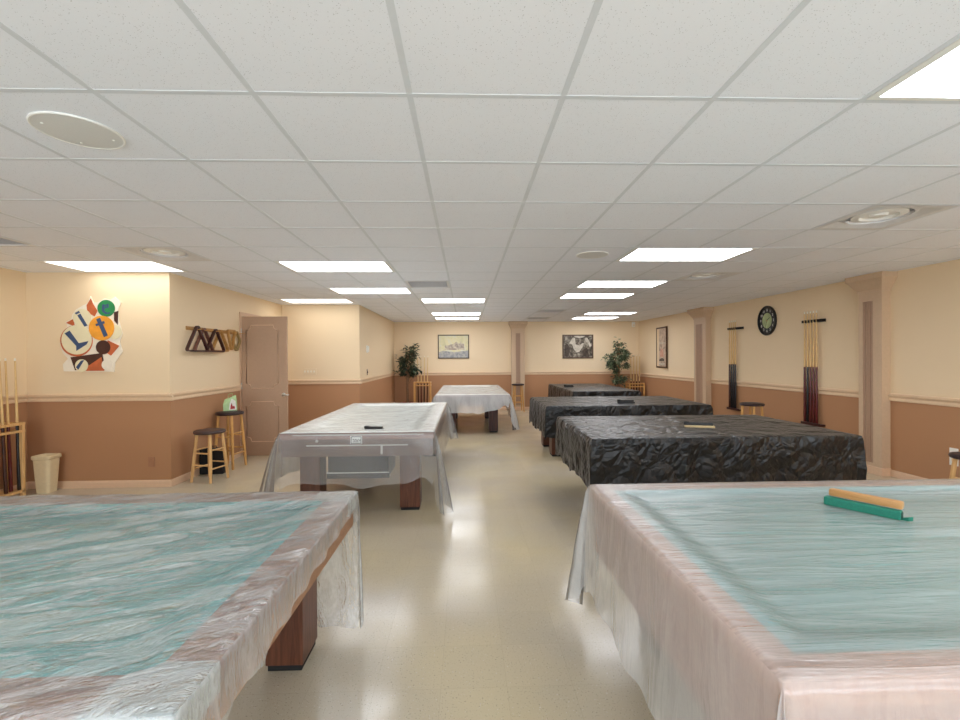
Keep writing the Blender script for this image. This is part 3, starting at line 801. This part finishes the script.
bm = B(); prism(bm, [(-.02, .01), (.09, .01), (.075, .12), (.02, .15), (-.01, .09)], 0, .003); bm.transform(Matrix.Translation((0, -.054, 0)) @ Matrix.Rotation(PI/2, 4, 'X')); obj('printed_panel', bm, 'bag_white', b)
bm = B(); prism(bm, [(.0, .02), (.07, .025), (.06, .06), (.035, .055), (.02, .1), (.005, .06)], 0, .003); bm.transform(Matrix.Translation((0, -.058, 0)) @ Matrix.Rotation(PI/2, 4, 'X')); obj('print', bm, 'bag_red', b)
bm = B(); path_tube(bm, [(-.03, -.01, .15), (-.03, -.02, .2), (.03, -.02, .215), (.035, -.01, .165)], .004, 6); obj('handle', bm, 'bag_green', b)

bag.scale = (.85, .85, 1.15)
# ------------------------------------------------------------------ waste bin
b = thing('waste_bin', 'cream plastic waste bin beside the left cue stand', 'bin', (-4.84, 5.33, 0))
def rrect(hx, hy, r, z, n=5):
    out = []
    for cx, cy, a0 in ((hx-r, hy-r, 0), (-hx+r, hy-r, PI/2), (-hx+r, -hy+r, PI), (hx-r, -hy+r, 3*PI/2)):
        for k in range(n+1): a = a0+PI/2*k/n; out.append((cx+r*math.cos(a), cy+r*math.sin(a), z))
    return out
bm = B(); rings = [[bm.verts.new(p) for p in rrect(*q)] for q in ((.075, .065, .03, 0), (.096, .084, .035, .385), (.091, .079, .033, .385), (.071, .061, .028, .01))]
bm.faces.new(rings[0][::-1]); bm.faces.new(rings[-1])
for a, c in zip(rings, rings[1:]):
    for i in range(len(a)): bm.faces.new((a[i], a[(i+1) % len(a)], c[(i+1) % len(a)], c[i]))
obj('body', bm, 'bin', b, smooth=40)
bm = B(); rings = [[bm.verts.new(p) for p in rrect(*q)] for q in ((.098, .086, .035, .385), (.108, .096, .04, .395), (.108, .096, .04, .425), (.102, .09, .037, .43), (.09, .078, .033, .39))]
for a, c in zip(rings, rings[1:]+rings[:1]):
    for i in range(len(a)): bm.faces.new((a[i], a[(i+1) % len(a)], c[(i+1) % len(a)], c[i]))
obj('rim', bm, 'bin', b, smooth=40)

# ------------------------------------------------------------------ cues and their racks
def make_cue(butt, name_loc, label, group, L=1.47, wrap='butt_black'):
    o = thing('pool_cue', label, 'cue', name_loc, 0, group)
    bm = B(); lathe(bm, [(.015, 0), (.018, .01), (.0175, .2), (.0155, .52), (.0135, L*.5)], 10); obj('butt', bm, butt, o, smooth=60)
    bm = B(); lathe(bm, [(.0133, L*.5), (.0085, L-.03)], 10); obj('shaft', bm, 'shaft', o, smooth=60)
    bm = B(); lathe(bm, [(.0087, L-.03), (.0087, L-.006), (.006, L)], 10); obj('ferrule', bm, 'ferrule', o)
    return o
ORD = ['first', 'second', 'third', 'fourth', 'fifth', 'sixth']
butts = ['butt_red', 'butt_brown', 'butt_black']
proto = {}
def cue(butt, loc, label, group, rot=(0, 0, 0), sc=1.0):
    if butt not in proto:
        o = make_cue(butt, loc, label, group); proto[butt] = o; o.rotation_euler = rot; o.scale = (1, 1, sc); return o
    o = dup(proto[butt], loc, label, rot=rot, scale=(1, 1, sc)); o['group'] = group; return o

def wall_rack(label, yc, half, ztop, zbot, ncue, where, order):
    x = XR(yc); ang = math.atan2(1, -.035)-PI/2
    R = thing('cue_rack', label, 'cue rack', (x, yc, 0), ang)
    n = 6
    bm = B(); box(bm, -.085, -.001, -half-.02, half, zbot-.03, zbot, .004); box(bm, -.095, -.083, -half-.02, half, zbot-.03, zbot+.012, .003); obj('shelf', bm, 'rack_dark', R)
    bm = B(); box(bm, -.03, -.001, -half-.03, half, ztop-.022, ztop+.022)
    for k in range(n+1):
        y = -half+2*half*k/n; box(bm, -.072, -.03, y-.01, y+.006, ztop-.02, ztop+.02, .003)
    obj('holder', bm, 'black', R)
    for k in range(ncue):   # k=0 is farthest (left in the photo)
        yy = half-2*half*(k+.5)/n
        c, s = math.cos(ang), math.sin(ang)
        px, py = x+(-.05)*c-yy*s, yc+(-.05)*s+yy*c
        cue(order[k % len(order)], (px, py, zbot+.001), '%s cue from the left in the wall cue rack %s' % (ORD[k], where), 'cues in the wall racks', (0, 0, 0), 1.155)
wall_rack('black wall cue rack between the clock and the near pilaster', 6.64, .17, 2.045, .5, 5, 'right of the clock', ['butt_red', 'butt_black', 'butt_red', 'butt_red', 'butt_red'])
wall_rack('black wall cue rack between the far pilaster and the clock', 8.5, .18, 2.055, .515, 4, 'left of the clock', ['butt_brown', 'butt_black', 'butt_black', 'butt_black'])

def floor_rack(label, x0, x1, y0, y1, h, along, wd='pine'):
    R = thing('cue_stand', label, 'cue stand', ((x0+x1)/2, (y0+y1)/2, 0)); p = .035
    for x in (x0, x1-p):
        for y in (y0, y1-p):
            bm = B(); box(bm, x, x+p, y, y+p, 0, h, .004); obj('post', bm, wd, R, True)
    for z0, z1 in ((h-.03, h), (h-.11, h-.085)):
        bm = B()
        box(bm, x0, x1, y0-.004, y0+.014, z0, z1); box(bm, x0, x1, y1-.014, y1+.004, z0, z1); box(bm, x0-.004, x0+.014, y0, y1, z0, z1); box(bm, x1-.014, x1+.004, y0, y1, z0, z1)
        if along == 'y':
            for k in range(1, 11): y = y0+(y1-y0)*k/11; box(bm, x0, x1, y-.008, y+.008, z0, z1)
        else:
            for k in range(1, 6): x = x0+(x1-x0)*k/6; box(bm, x-.008, x+.008, y0, y1, z0, z1)
        obj('top_grid', bm, wd, R, True)
    bm = B(); box(bm, x0, x1, y0, y1, .05, .075); obj('shelf', bm, wd, R, True)
    return R
floor_rack('pale wooden cue stand in the left alcove corner beside the cream bin', -5.165, -4.95, 4.4, 5.2, .83, 'y')
for k, (yy, bt) in enumerate(((5.163, 'butt_black'), (5.091, 'butt_red'), (5.018, 'butt_brown'), (4.945, 'butt_red'), (4.873, 'butt_brown'))):
    cue(bt, (-4.985-.02*(k % 2), yy, .077), '%s cue counted from the waste bin in the left cue stand' % ORD[k], 'cues in the left alcove stand', (.008*(k % 3-1), -.03, 0))
floor_rack('honey coloured cue stand in the back left corner beside the plant', -1.44, -.97, 12.4, 12.7, .86, 'x', 'honey')
for k, (xx, bt) in enumerate(((-1.32, 'butt_brown'), (-1.244, 'butt_red'), (-1.166, 'butt_black'), (-1.087, 'butt_brown'))):
    cue(bt, (xx, 12.55, .077), '%s cue from the left in the back left corner stand' % ORD[k], 'cues in the back left stand', (0, .012*(k-1), 0), 1.02)
floor_rack('honey coloured cue stand in the back right corner behind the potted tree', 4.57, 5.0, 12.4, 12.7, .78, 'x', 'honey')
for k, (xx, bt) in enumerate(((4.677, 'butt_brown'), (4.749, 'butt_red'), (4.821, 'butt_black'), (4.893, 'butt_brown'))):
    cue(bt, (xx, 12.55, .077), '%s cue from the left in the back right corner stand' % ORD[k], 'cues in the back right stand', (0, .01*(k-1), 0), 1.02)

# ------------------------------------------------------------------ ball racks hanging on the left wall
def ring_rack(name, label, cat, pts, w, thick, x, mat, group):
    """pts: outline (y,z) of the centre line; a band of depth `thick` off the wall"""
    yc = sum(p[0] for p in pts)/len(pts); zc = max(p[1] for p in pts)
    # rounded corners
    P = []
    n = len(pts)
    for i in range(n):
        a, b_, c = Vector(pts[i-1]), Vector(pts[i]), Vector(pts[(i+1) % n]); r = .05
        p0 = b_+(a-b_).normalized()*r; p1 = b_+(c-b_).normalized()*r
        for k in range(5):
            t = k/4; P.append(p0*(1-t)**2+b_*2*t*(1-t)+p1*t*t)
    bm = B(); rs = []
    N = len(P)
    for i in range(N):
        d = (P[(i+1) % N]-P[i-1]).normalized(); nn = Vector((-d.y, d.x))*w/2
        o, q = P[i]+nn, P[i]-nn
        rs.append([bm.verts.new(v) for v in ((x, o.x, o.y), (x+thick, o.x, o.y), (x+thick, q.x, q.y), (x, q.x, q.y))])
    for i in range(N):
        A, Bq = rs[i], rs[(i+1) % N]
        for j in range(4): bm.faces.new((A[j], A[(j+1) % 4], Bq[(j+1) % 4], Bq[j]))
    o = obj(name, bm, mat, None, True, (x, yc, zc))
    return tag(o, label, cat, group)
x = XI
b = thing('peg_rail', 'wooden peg rail on the left wall behind the hanging ball racks', 'peg rail', (XI, 6.4, 1.9))
bm = B(); box(bm, XI+.001, XI+.013, 5.78, 7.0, 1.895, 1.945, .003); obj('board', bm, 'rack_tan', b, True)
PEG = [5.9, 6.12, 6.32, 6.525, 6.74, 6.97]
for y in PEG:
    bm = B(); tube(bm, (XI+.012, y, 1.902), (XI+.16, y, 1.912), .006); obj('peg', bm, 'rack_tan', b, True)
def tri(yc, top, half, hgt): return [(yc, top), (yc+half, top-hgt), (yc-half, top-hgt)]
g = 'ball racks hanging on the left wall'
ring_rack('triangle_rack', 'dark wooden triangle ball rack hanging leftmost on the pegs', 'ball rack', tri(5.9, 1.965, .235, .335), .022, .035, XI+.06, 'rack_dark', g)
ring_rack('triangle_rack', 'brown triangle ball rack hanging second from the left, behind its dark neighbours', 'ball rack', tri(6.12, 1.95, .22, .32), .024, .035, XI+.016, 'rack_mid', g)
ring_rack('triangle_rack', 'dark wooden triangle ball rack hanging third from the left', 'ball rack', tri(6.32, 1.95, .225, .32), .022, .035, XI+.06, 'rack_dark', g)
ring_rack('triangle_rack', 'tan triangle ball rack hanging beside the third dark one', 'ball rack', tri(6.525, 1.95, .215, .31), .022, .035, XI+.016, 'rack_tan', g)
ring_rack('triangle_rack', 'light tan triangle ball rack hanging next to the diamond rack', 'ball rack', [(6.63, 1.945), (6.85, 1.945), (6.74, 1.64)], .022, .035, XI+.06, 'rack_tan', g)
ring_rack('diamond_rack', 'olive tan diamond ball rack hanging rightmost near the door', 'ball rack', [(6.97, 1.955), (7.085, 1.8), (6.97, 1.635), (6.855, 1.8)], .022, .035, XI+.016, 'rack_olive', g)

# ------------------------------------------------------------------ painted ball sign
M['s_white'] = plain('sign_cream', (232, 222, 186), .5, var=.05, sc=8)
M['s_border'] = plain('sign_white_edge', (240, 230, 212), .5, var=.02)
M['s_orange'] = plain('sign_orange', (238, 160, 50), .5, var=.12, sc=12)
M['s_green'] = plain('sign_green', (36, 132, 74), .5, var=.15, sc=12)
M['s_rust'] = plain('sign_rust', (196, 100, 56), .5, var=.2, sc=12)
M['s_blue'] = plain('sign_blue', (58, 80, 118), .5, var=.1, sc=12)
M['s_brown'] = plain('sign_brown', (70, 36, 26), .5, var=.2, sc=12)
sg = thing('wall_sign', 'cut out painted sign of lettered pool balls on the left wall', 'sign', (-4.3, YA, 1.38))
# local sign plane: u right, v up (metres, origin at bottom centre), depth d off the wall
def sm(d): return Matrix(((1, 0, 0, 0), (0, 0, -1, -d), (0, 1, 0, 0), (0, 0, 0, 1)))
def sp(px, py): return ((px-420)/720*100*.01196*1.0+.06, (625-py)/720*100*.01196)   # sign crop pixels to metres
def flat(name, pts, d0, d1, mat, parent=sg):
    bm = B(); prism(bm, [sp(*p) for p in pts], 0, d1-d0); bm.transform(sm(d0)); return obj(name, bm, mat, parent)
def disc(cx, cy, r, n=36): return [(cx+r*math.cos(2*PI*k/n), cy-r*math.sin(2*PI*k/n)) for k in range(n)]
outline = [(110, 620), (460, 625), (465, 560), (520, 480), (500, 410), (520, 350), (495, 260), (490, 190), (510, 130), (470, 90), (440, 110), (400, 100), (350, 130), (320, 130), (300, 85), (285, 130), (250, 150), (200, 180), (175, 215), (165, 250), (125, 270), (140, 300), (100, 350), (85, 420), (105, 490), (140, 530), (105, 570)]
flat('board', outline[::-1], .002, .014, 's_border')
flat('burst', [(275, 150), (305, 100), (320, 140), (350, 190), (330, 230), (280, 200)][::-1], .014, .018, 's_rust')
flat('burst', [(130, 275), (185, 245), (190, 300)][::-1], .014, .018, 's_rust')
flat('burst', [(420, 400), (500, 440), (440, 510), (400, 480)][::-1], .014, .018, 's_rust')
flat('burst', [(465, 200), (495, 190), (490, 290), (465, 260)][::-1], .014, .018, 's_brown')
flat('lower_patch', [(160, 520), (380, 490), (400, 610), (190, 612)][::-1], .014, .018, 's_brown')  # printed patches low on the sign
flat('lower_patch', [(270, 590), (375, 520), (395, 618), (265, 618)][::-1], .018, .0195, 's_rust')
flat('ball', disc(245, 240, 63), .014, .022, 's_white'); flat('ball', disc(412, 172, 60), .014, .022, 's_green')
flat('ball', disc(465, 340, 52), .014, .02, 's_white'); flat('ball', disc(388, 450, 50), .014, .021, 's_brown')
flat('ball', disc(238, 580, 45), .018, .022, 's_white'); flat('ball', disc(415, 575, 38), .014, .021, 's_border')
flat('ball_edge', disc(203, 402, 112), .014, .021, 's_rust'); flat('ball', disc(207, 396, 105), .014, .024, 's_white')
flat('ball', disc(380, 313, 88), .014, .025, 's_orange')
def letter(parts, d): 
    for k, p in enumerate(parts): flat('letter', p[::-1], d, d+.002+.0006*k, 's_blue')
letter([[(125, 350), (160, 330), (222, 420), (290, 405), (275, 430), (205, 475), (205, 440)]], .024)
letter([[(213, 222), (235, 210), (283, 295), (262, 302)], [(196, 205), (225, 190), (232, 203), (205, 216)]], .022)
letter([[(345, 250), (372, 240), (425, 365), (398, 378)], [(340, 285), (400, 262), (405, 280), (345, 300)]], .025)
letter([[(385, 150), (400, 140), (402, 190), (425, 205), (440, 195), (438, 210), (410, 215), (385, 195)], [(400, 150), (430, 140), (432, 165), (402, 175), (402, 165), (420, 160), (420, 152), (400, 160)]], .022)
letter([[(200, 590), (235, 545), (258, 540), (215, 610)]], .022)

# ------------------------------------------------------------------ clock
xc, yc, zc = XR(7.65), 7.65, 2.135
ck = thing('wall_clock', 'oval black wall clock with white numerals on the right wall', 'clock', (xc, yc, zc), math.atan2(1, -.035)-PI/2)
RX = Matrix.Rotation(-PI/2, 4, 'Y')     # local z -> -x (out of the wall)
bm = B(); lathe(bm, [(.255, .001), (.258, .03), (.245, .042), (.226, .034), (.226, .012)], 48, RX); obj('case', bm, 'black', ck, smooth=40)
bm = B(); lathe(bm, [(.227, .01), (.227, .016)], 48, RX); obj('dial', bm, 'black', ck)
M['dial'] = plain('pale_green_dial', (170, 184, 132), .5, var=.25, sc=9)
bm = B(); lathe(bm, [(.135, .016), (.135, .018)], 40, RX); obj('dial_centre', bm, 'dial', ck)
def text_mesh(body, size):
    cu = bpy.data.curves.new('txt', 'FONT'); cu.body = body; cu.size = size; cu.align_x = 'CENTER'; cu.align_y = 'CENTER'; cu.extrude = .001
    to = bpy.data.objects.new('txt', cu); C.objects.link(to); dg = bpy.context.evaluated_depsgraph_get(); dg.update()
    me = bpy.data.meshes.new_from_object(to.evaluated_get(dg)); bm = B(); bm.from_mesh(me)
    bpy.data.objects.remove(to); bpy.data.curves.remove(cu); bpy.data.meshes.remove(me); return bm
# facing -x: text right = -y (seen from inside the room), text up = z
FX = Matrix(((0, 0, -1, -.018), (-1, 0, 0, 0), (0, 1, 0, 0), (0, 0, 0, 1)))
for k in range(1, 13):
    a = PI/2-k*PI/6; bm = text_mesh(str(k), .062); bm.transform(FX @ Matrix.Translation((.182*math.cos(a), .182*math.sin(a), 0))); obj('numeral', bm, 'white', ck)
for L, a, w in ((.1, PI/2-1.0, .012), (.15, PI/2+2.8, .008)):
    bm = B(); boxm(bm, (L, w, .002), FX @ Matrix.Translation((math.cos(a)*L*.42, math.sin(a)*L*.42, .003)) @ Matrix.Rotation(a, 4, 'Z')); obj('hand', bm, 'black', ck)
bm = B(); lathe(bm, [(.012, .018), (.012, .025)], 16, RX); obj('hub', bm, 'rack_tan', ck)
ck.scale = (1, .86, 1)

# ------------------------------------------------------------------ pictures
def art_mat(name, stops, sc, seed, rough=.35, detail=6):
    t = NT(name); v = t.coords((1, 1, 1)); mp = t.n('ShaderNodeMapping'); t.l(v, mp.inputs[0]); mp.inputs['Location'].default_value = (seed, seed*1.7, 0)
    f = t.noise(mp.outputs[0], sc, detail, .6, .6); t.bsdf(t.ramp(f, stops), rough, 0, .4); return t.m
M['art_sky'] = art_mat('misty_sky', [(.3, (196, 190, 150)), (.5, (214, 204, 160)), (.7, (200, 204, 200))], 5, 1)
M['art_mass'] = art_mat('misty_buildings', [(.35, (140, 126, 118)), (.5, (172, 158, 144)), (.65, (206, 194, 164))], 12, 2)
M['art_low'] = art_mat('blue_foreground', [(.35, (128, 130, 136)), (.55, (166, 164, 160)), (.7, (190, 180, 160))], 12, 3)
M['art_bw'] = art_mat('sepia_backdrop', [(.35, (52, 44, 36)), (.5, (104, 94, 82)), (.68, (190, 180, 162))], 9, 4)
M['art_bwl'] = art_mat('sepia_pale', [(.3, (168, 158, 142)), (.6, (214, 206, 190))], 14, 5)
M['art_bwd'] = art_mat('sepia_dark', [(.3, (40, 32, 26)), (.6, (84, 70, 60))], 12, 6)
M['art_poster'] = art_mat('faded_poster', [(.35, (150, 128, 110)), (.5, (196, 172, 150)), (.7, (216, 196, 172))], 9, 7)
M['art_pink'] = art_mat('poster_pink', [(.35, (196, 132, 110)), (.6, (214, 168, 146))], 16, 8)

def picture(label, mat, w, h, fw, frame, layers):
    """mat maps (u right, v up, d out of wall) to world-relative"""
    P = thing('framed_picture', label, 'picture', mat.translation)
    m = mat.copy(); m.translation = (0, 0, 0)
    bm = B()
    for a in ((-w/2, w/2, -h/2, -h/2+fw), (-w/2, w/2, h/2-fw, h/2), (-w/2, -w/2+fw, -h/2+fw, h/2-fw), (w/2-fw, w/2, -h/2+fw, h/2-fw)): box(bm, a[0], a[1], a[2], a[3], .001, .03, .003)
    bm.transform(m); obj('frame', bm, frame, P)
    for k, (nm, pts, mt) in enumerate(layers):
        bm = B(); prism(bm, [(u*(w-2*fw)/2, v*(h-2*fw)/2) for u, v in pts], .004 if k == 0 else .0115+.0004*k, .012+.0004*k); bm.transform(m); obj(nm, bm, mt, P)
    return P
FULL = [(-1, -1), (1, -1), (1, 1), (-1, 1)]
MB = Matrix(((1, 0, 0, -.348), (0, 0, -1, YB), (0, 1, 0, 1.845), (0, 0, 0, 1)))
picture('framed pale landscape with grey buildings on the back wall, left', MB, .9, .69, .028, 'frame_dark', [
    ('print', FULL, 'art_sky'), ('painted_shape', [(-.62, -.3), (.75, -.3), (.7, .25), (.55, .3), (.5, .5), (.42, .28), (.3, .3), (.22, .45), (.05, .32), (-.05, .2), (-.2, .22), (-.35, .12), (-.6, .1)], 'art_mass'),
    ('painted_shape', [(-1, -1), (1, -1), (1, -.35), (.5, -.42), (.1, -.5), (-.3, -.45), (-.7, -.35), (-1, -.5)], 'art_low')])
MB2 = MB.copy(); MB2.translation = (3.27, YB, 1.83)
picture('framed black and white picture on the back wall near the potted tree', MB2, .9, .69, .03, 'frame_brown', [
    ('print', FULL, 'art_bw'), ('printed_shape', [(-.28, .98), (.5, .98), (.4, .85), (.1, .78), (-.15, .85)], 'art_bwl'),
    ('printed_shape', [(-.6, .3), (-.4, .75), (-.2, .8), (-.15, .2), (.1, .1), (.3, .3), (.45, .3), (.3, -.1), (.1, -.5), (-.1, -.55), (-.3, -.2), (-.4, .2)], 'art_bwl'),
    ('printed_shape', [(.5, .8), (.65, .82), (.75, .6), (.95, .1), (.85, -.1), (.7, .35), (.55, .4)], 'art_bwl'),
    ('printed_shape', [(-.75, .3), (-.55, -.1), (-.7, -.95), (-.95, -.9), (-.95, .1)], 'art_bwd'), ('printed_shape', [(.3, -.3), (.65, -.1), (.8, -.95), (.35, -.95)], 'art_bwd')])
yp = 11.55; MR = Matrix(((-.035, 0, -1, XR(yp)), (-1, 0, .035, yp), (0, 1, 0, 1.76), (0, 0, 0, 1)))
picture('tall narrow framed poster on the right wall near the back corner', MR, .66, 1.06, .035, 'frame_brown', [
    ('print', FULL, 'art_poster'), ('printed_shape', [(-.75, .2), (.75, .2), (.75, .26), (-.75, .26)], 'art_bwl'), ('printed_shape', [(-.35, -.5), (.4, -.5), (.35, -.1), (-.1, -.05), (-.4, -.25)], 'art_pink'),
    ('printed_shape', [(-.6, -.72), (.55, -.72), (.5, -.6), (.1, -.55), (-.5, -.62)], 'art_bwd'), ('printed_shape', [(-.7, -.92), (.7, -.92), (.7, -.82), (-.7, -.82)], 'art_bwl')])

# ------------------------------------------------------------------ small wall fittings
def plate(name, label, cat, loc, nrm, w, h, mat, extra=None):
    n = Vector(nrm).normalized(); u = Vector((0, 0, 1)).cross(n)
    P = thing(name, label, cat, loc)
    m = Matrix(((u.x, 0, n.x, 0), (u.y, 0, n.y, 0), (0, 1, 0, 0), (0, 0, 0, 1)))
    bm = B(); box(bm, -w/2, w/2, -h/2, h/2, .0005, .008, .002); bm.transform(m); obj('plate', bm, mat, P)
    for nm, a, mt in (extra or []):
        bm = B(); box(bm, *a, .002); bm.transform(m); obj(nm, bm, mt, P)
    return P
plate('wall_outlet', 'painted brown wall outlet low on the left wall below the sign', 'outlet', (-3.755, YA, .3), (0, -1, 0), .075, .12, 'outlet_brown', [('socket', (-.018, .018, .01, .042, .008, .011), 'outlet_brown'), ('socket', (-.018, .018, -.042, -.01, .008, .011), 'outlet_brown')])
plate('light_switch', 'wide cream switch plate on the wall right of the door', 'switch', (-3.0, YT, 1.275), (0, -1, 0), .25, .12, 'switch', [('toggle', (-.1+.058*k, -.085+.058*k, -.018, .018, .008, .018), 'white') for k in range(4)])
plate('thermostat', 'white box thermostat on the wall left of the corner plant', 'thermostat', (XF, 9.41, 1.715), (1, 0, 0), .15, .15, 'white', [('cover', (-.06, .06, -.06, .06, .008, .035), 'white')])
plate('key_switch', 'small dark switch on the wall below the thermostat', 'switch', (XF, 9.4, 1.235), (1, 0, 0), .05, .12, 'rack_mid', [('toggle', (-.008, .008, -.015, .015, .008, .02), 'black')])
plate('wall_outlet', 'white wall outlet low on the right wall behind the cut off stool', 'outlet', (XR(4.76), 4.76, .4), nr_, .085, .19, 'white', [('socket', (-.02, .02, .015, .05, .008, .011), 'switch'), ('socket', (-.02, .02, -.05, -.015, .008, .011), 'switch')])
b = thing('motion_sensor', 'small white motion sensor high in the back right corner', 'sensor', (4.9, YB, 2.4))
bm = B(); box(bm, -.045, .045, -.06, -.012, 0, .14, .012); obj('body', bm, 'white', b)
bm = B(); box(bm, -.02, .02, -.013, -.0005, .04, .1); obj('bracket', bm, 'white', b)
bm = B(); box(bm, -.03, .03, -.064, -.058, .02, .06, .003); obj('lens', bm, 'switch', b)

# ------------------------------------------------------------------ plants
def leaf(bm, p, d, up, L, W):
    d = d.normalized(); s = d.cross(up).normalized() if d.cross(up).length > .01 else Vector((1, 0, 0)); n = s.cross(d)
    pts = [p, p+d*L*.3+s*W*.5-n*L*.02, p+d*L*.65+s*W*.42-n*L*.08, p+d*L-n*L*.2, p+d*L*.65-s*W*.42-n*L*.08, p+d*L*.3-s*W*.5-n*L*.02]
    mid = [p+d*L*.33+n*L*.03, p+d*L*.66-n*L*.03]
    v = [bm.verts.new(q) for q in pts]; m = [bm.verts.new(q) for q in mid]
    for f in ((v[0], v[1], m[0]), (v[1], v[2], m[1], m[0]), (v[2], v[3], m[1]), (v[3], v[4], m[1]), (v[4], v[5], m[0], m[1]), (v[5], v[0], m[0])): bm.faces.new(f)
def plant(label, loc, pot_r, pot_h, trunk_top, env, nleaf, L, mat, seed):
    rn = random.Random(seed)
    P = thing('potted_tree', label, 'plant', loc)
    bm = B(); lathe(bm, [(pot_r*.72, 0), (pot_r, pot_h*.88), (pot_r*1.08, pot_h*.88), (pot_r*1.08, pot_h), (pot_r*.95, pot_h), (pot_r*.92, pot_h*.9)], 24); obj('pot', bm, 'pot', P, smooth=40)
    bm = B(); lathe(bm, [(pot_r*.92, pot_h*.86), (pot_r*.5, pot_h*.9), (.001, pot_h*.91)], 16); obj('soil', bm, 'soil', P)
    bm = B()
    for q in range(3):
        pts = [Vector((.025*math.cos(q*2.1+z*2.5), .025*math.sin(q*2.1+z*2.5), pot_h*.88+(trunk_top-pot_h*.88)*z)) for z in [k/10 for k in range(11)]]
        path_tube(bm, pts, [.016-.009*k/10 for k in range(11)], 7)
    tips = []
    for q in range(46):
        z0 = trunk_top*(.42+.56*rn.random()); cx, cy, cz, rx, rz_ = env[rn.randrange(len(env))]
        while True:
            v = Vector((rn.uniform(-1, 1), rn.uniform(-1, 1), rn.uniform(-1, 1)))
            if .25 < v.length < 1: break
        tip = Vector((cx+v.x*rx, cy+v.y*rx*.6, cz+v.z*rz_)); st = Vector((0, 0, min(trunk_top, max(pot_h, min(z0, tip.z-.05)))))
        mid = st.lerp(tip, .5)+Vector((0, 0, .05)); path_tube(bm, [st, mid, tip], [.006, .004, .002], 5); tips.append((mid, tip))
    obj('trunk', bm, 'bark', P, smooth=60)
    bm = B()
    for q in range(nleaf):
        a, c = tips[rn.randrange(len(tips))]; p = a.lerp(c, rn.random()**.6)+Vector((rn.gauss(0, .035), rn.gauss(0, .03), rn.gauss(0, .035)))
        d = Vector((rn.uniform(-1, 1), rn.uniform(-1, .6), rn.uniform(-.8, .4)))
        leaf(bm, p, d, Vector((rn.uniform(-.3, .3), -.4, 1)), L*rn.uniform(.7, 1.2), L*.42)
    f = obj('foliage', bm, mat, P); return P
plant('leafy potted tree with dark leaves in the back left corner', (-1.62, 12.52, 0), .17, .3, 1.62,
      [(-.02, 0, 1.22, .36, .2), (-.1, 0, 1.35, .34, .22), (-.1, 0, 1.6, .3, .2), (.12, 0, 1.78, .26, .18), (.05, 0, 1.2, .34, .18)], 760, .115, 'leaf_dark', 3)
plant('bushy potted ficus tree in a terracotta pot in the back right corner', (4.3, 12.5, 0), .17, .62, 1.9,
      [(0, 0, 1.9, .13, .16), (0, 0, 1.65, .26, .22), (.2, 0, 1.62, .22, .1), (-.32, 0, 1.36, .22, .16), (-.2, 0, 1.5, .25, .2), (.02, 0, 1.35, .36, .25), (0, 0, .98, .25, .2), (.06, 0, .85, .2, .12)], 1150, .1, 'leaf', 5)

# ------------------------------------------------------------------ camera, light
cam = bpy.data.cameras.new('camera'); co = bpy.data.objects.new('camera', cam); C.objects.link(co)
f, yaw, pitch, roll = 449.0, .0318756, .005, -.0059556
cam.sensor_width = 36; cam.sensor_fit = 'HORIZONTAL'; cam.lens = 36*f/960; cam.clip_start = .05
cy, sy = math.cos(yaw), math.sin(yaw)
Ry = Matrix(((cy, -sy, 0), (sy, cy, 0), (0, 0, 1))); Mx = Matrix(((1, 0, 0), (0, 0, -1), (0, 1, 0)))
Rp = Matrix(((1, 0, 0), (0, math.cos(pitch), -math.sin(pitch)), (0, math.sin(pitch), math.cos(pitch))))
Rr = Matrix(((math.cos(roll), -math.sin(roll), 0), (math.sin(roll), math.cos(roll), 0), (0, 0, 1)))
Rw = Rr @ Rp @ Mx @ Ry                     # world -> camera (x right, y down, z forward)
Rc = (Matrix(((1, 0, 0), (0, -1, 0), (0, 0, -1))) @ Rw).transposed().to_4x4(); Rc.translation = (0, 0, 1.52)
co.matrix_world = Rc
S = bpy.context.scene; S.camera = co

W = bpy.data.worlds.new('world'); S.world = W; W.use_nodes = True
W.node_tree.nodes['Background'].inputs[0].default_value = (.72, .86, 1, 1); W.node_tree.nodes['Background'].inputs[1].default_value = 1.5
for a, b_ in WN:
    l = bpy.data.lights.new('daylight', 'AREA'); l.shape = 'RECTANGLE'; l.size = b_-a; l.size_y = W1-W0; l.energy = 75; l.color = (.84, .93, 1)
    lo_ = bpy.data.objects.new('daylight', l); C.objects.link(lo_); lo_.location = ((a+b_)/2, YR-.3, (W0+W1)/2); lo_.rotation_euler = (PI/2+.5, 0, 0)
S.view_settings.view_transform = 'Standard'; S.view_settings.look = 'None'; S.view_settings.gamma = 1; S.view_settings.use_curve_mapping = False
S.view_settings.exposure = 0.42
S.cycles.transparent_max_bounces = 16; S.cycles.max_bounces = 10; S.cycles.diffuse_bounces = 6
S.cycles.sample_clamp_indirect = 6
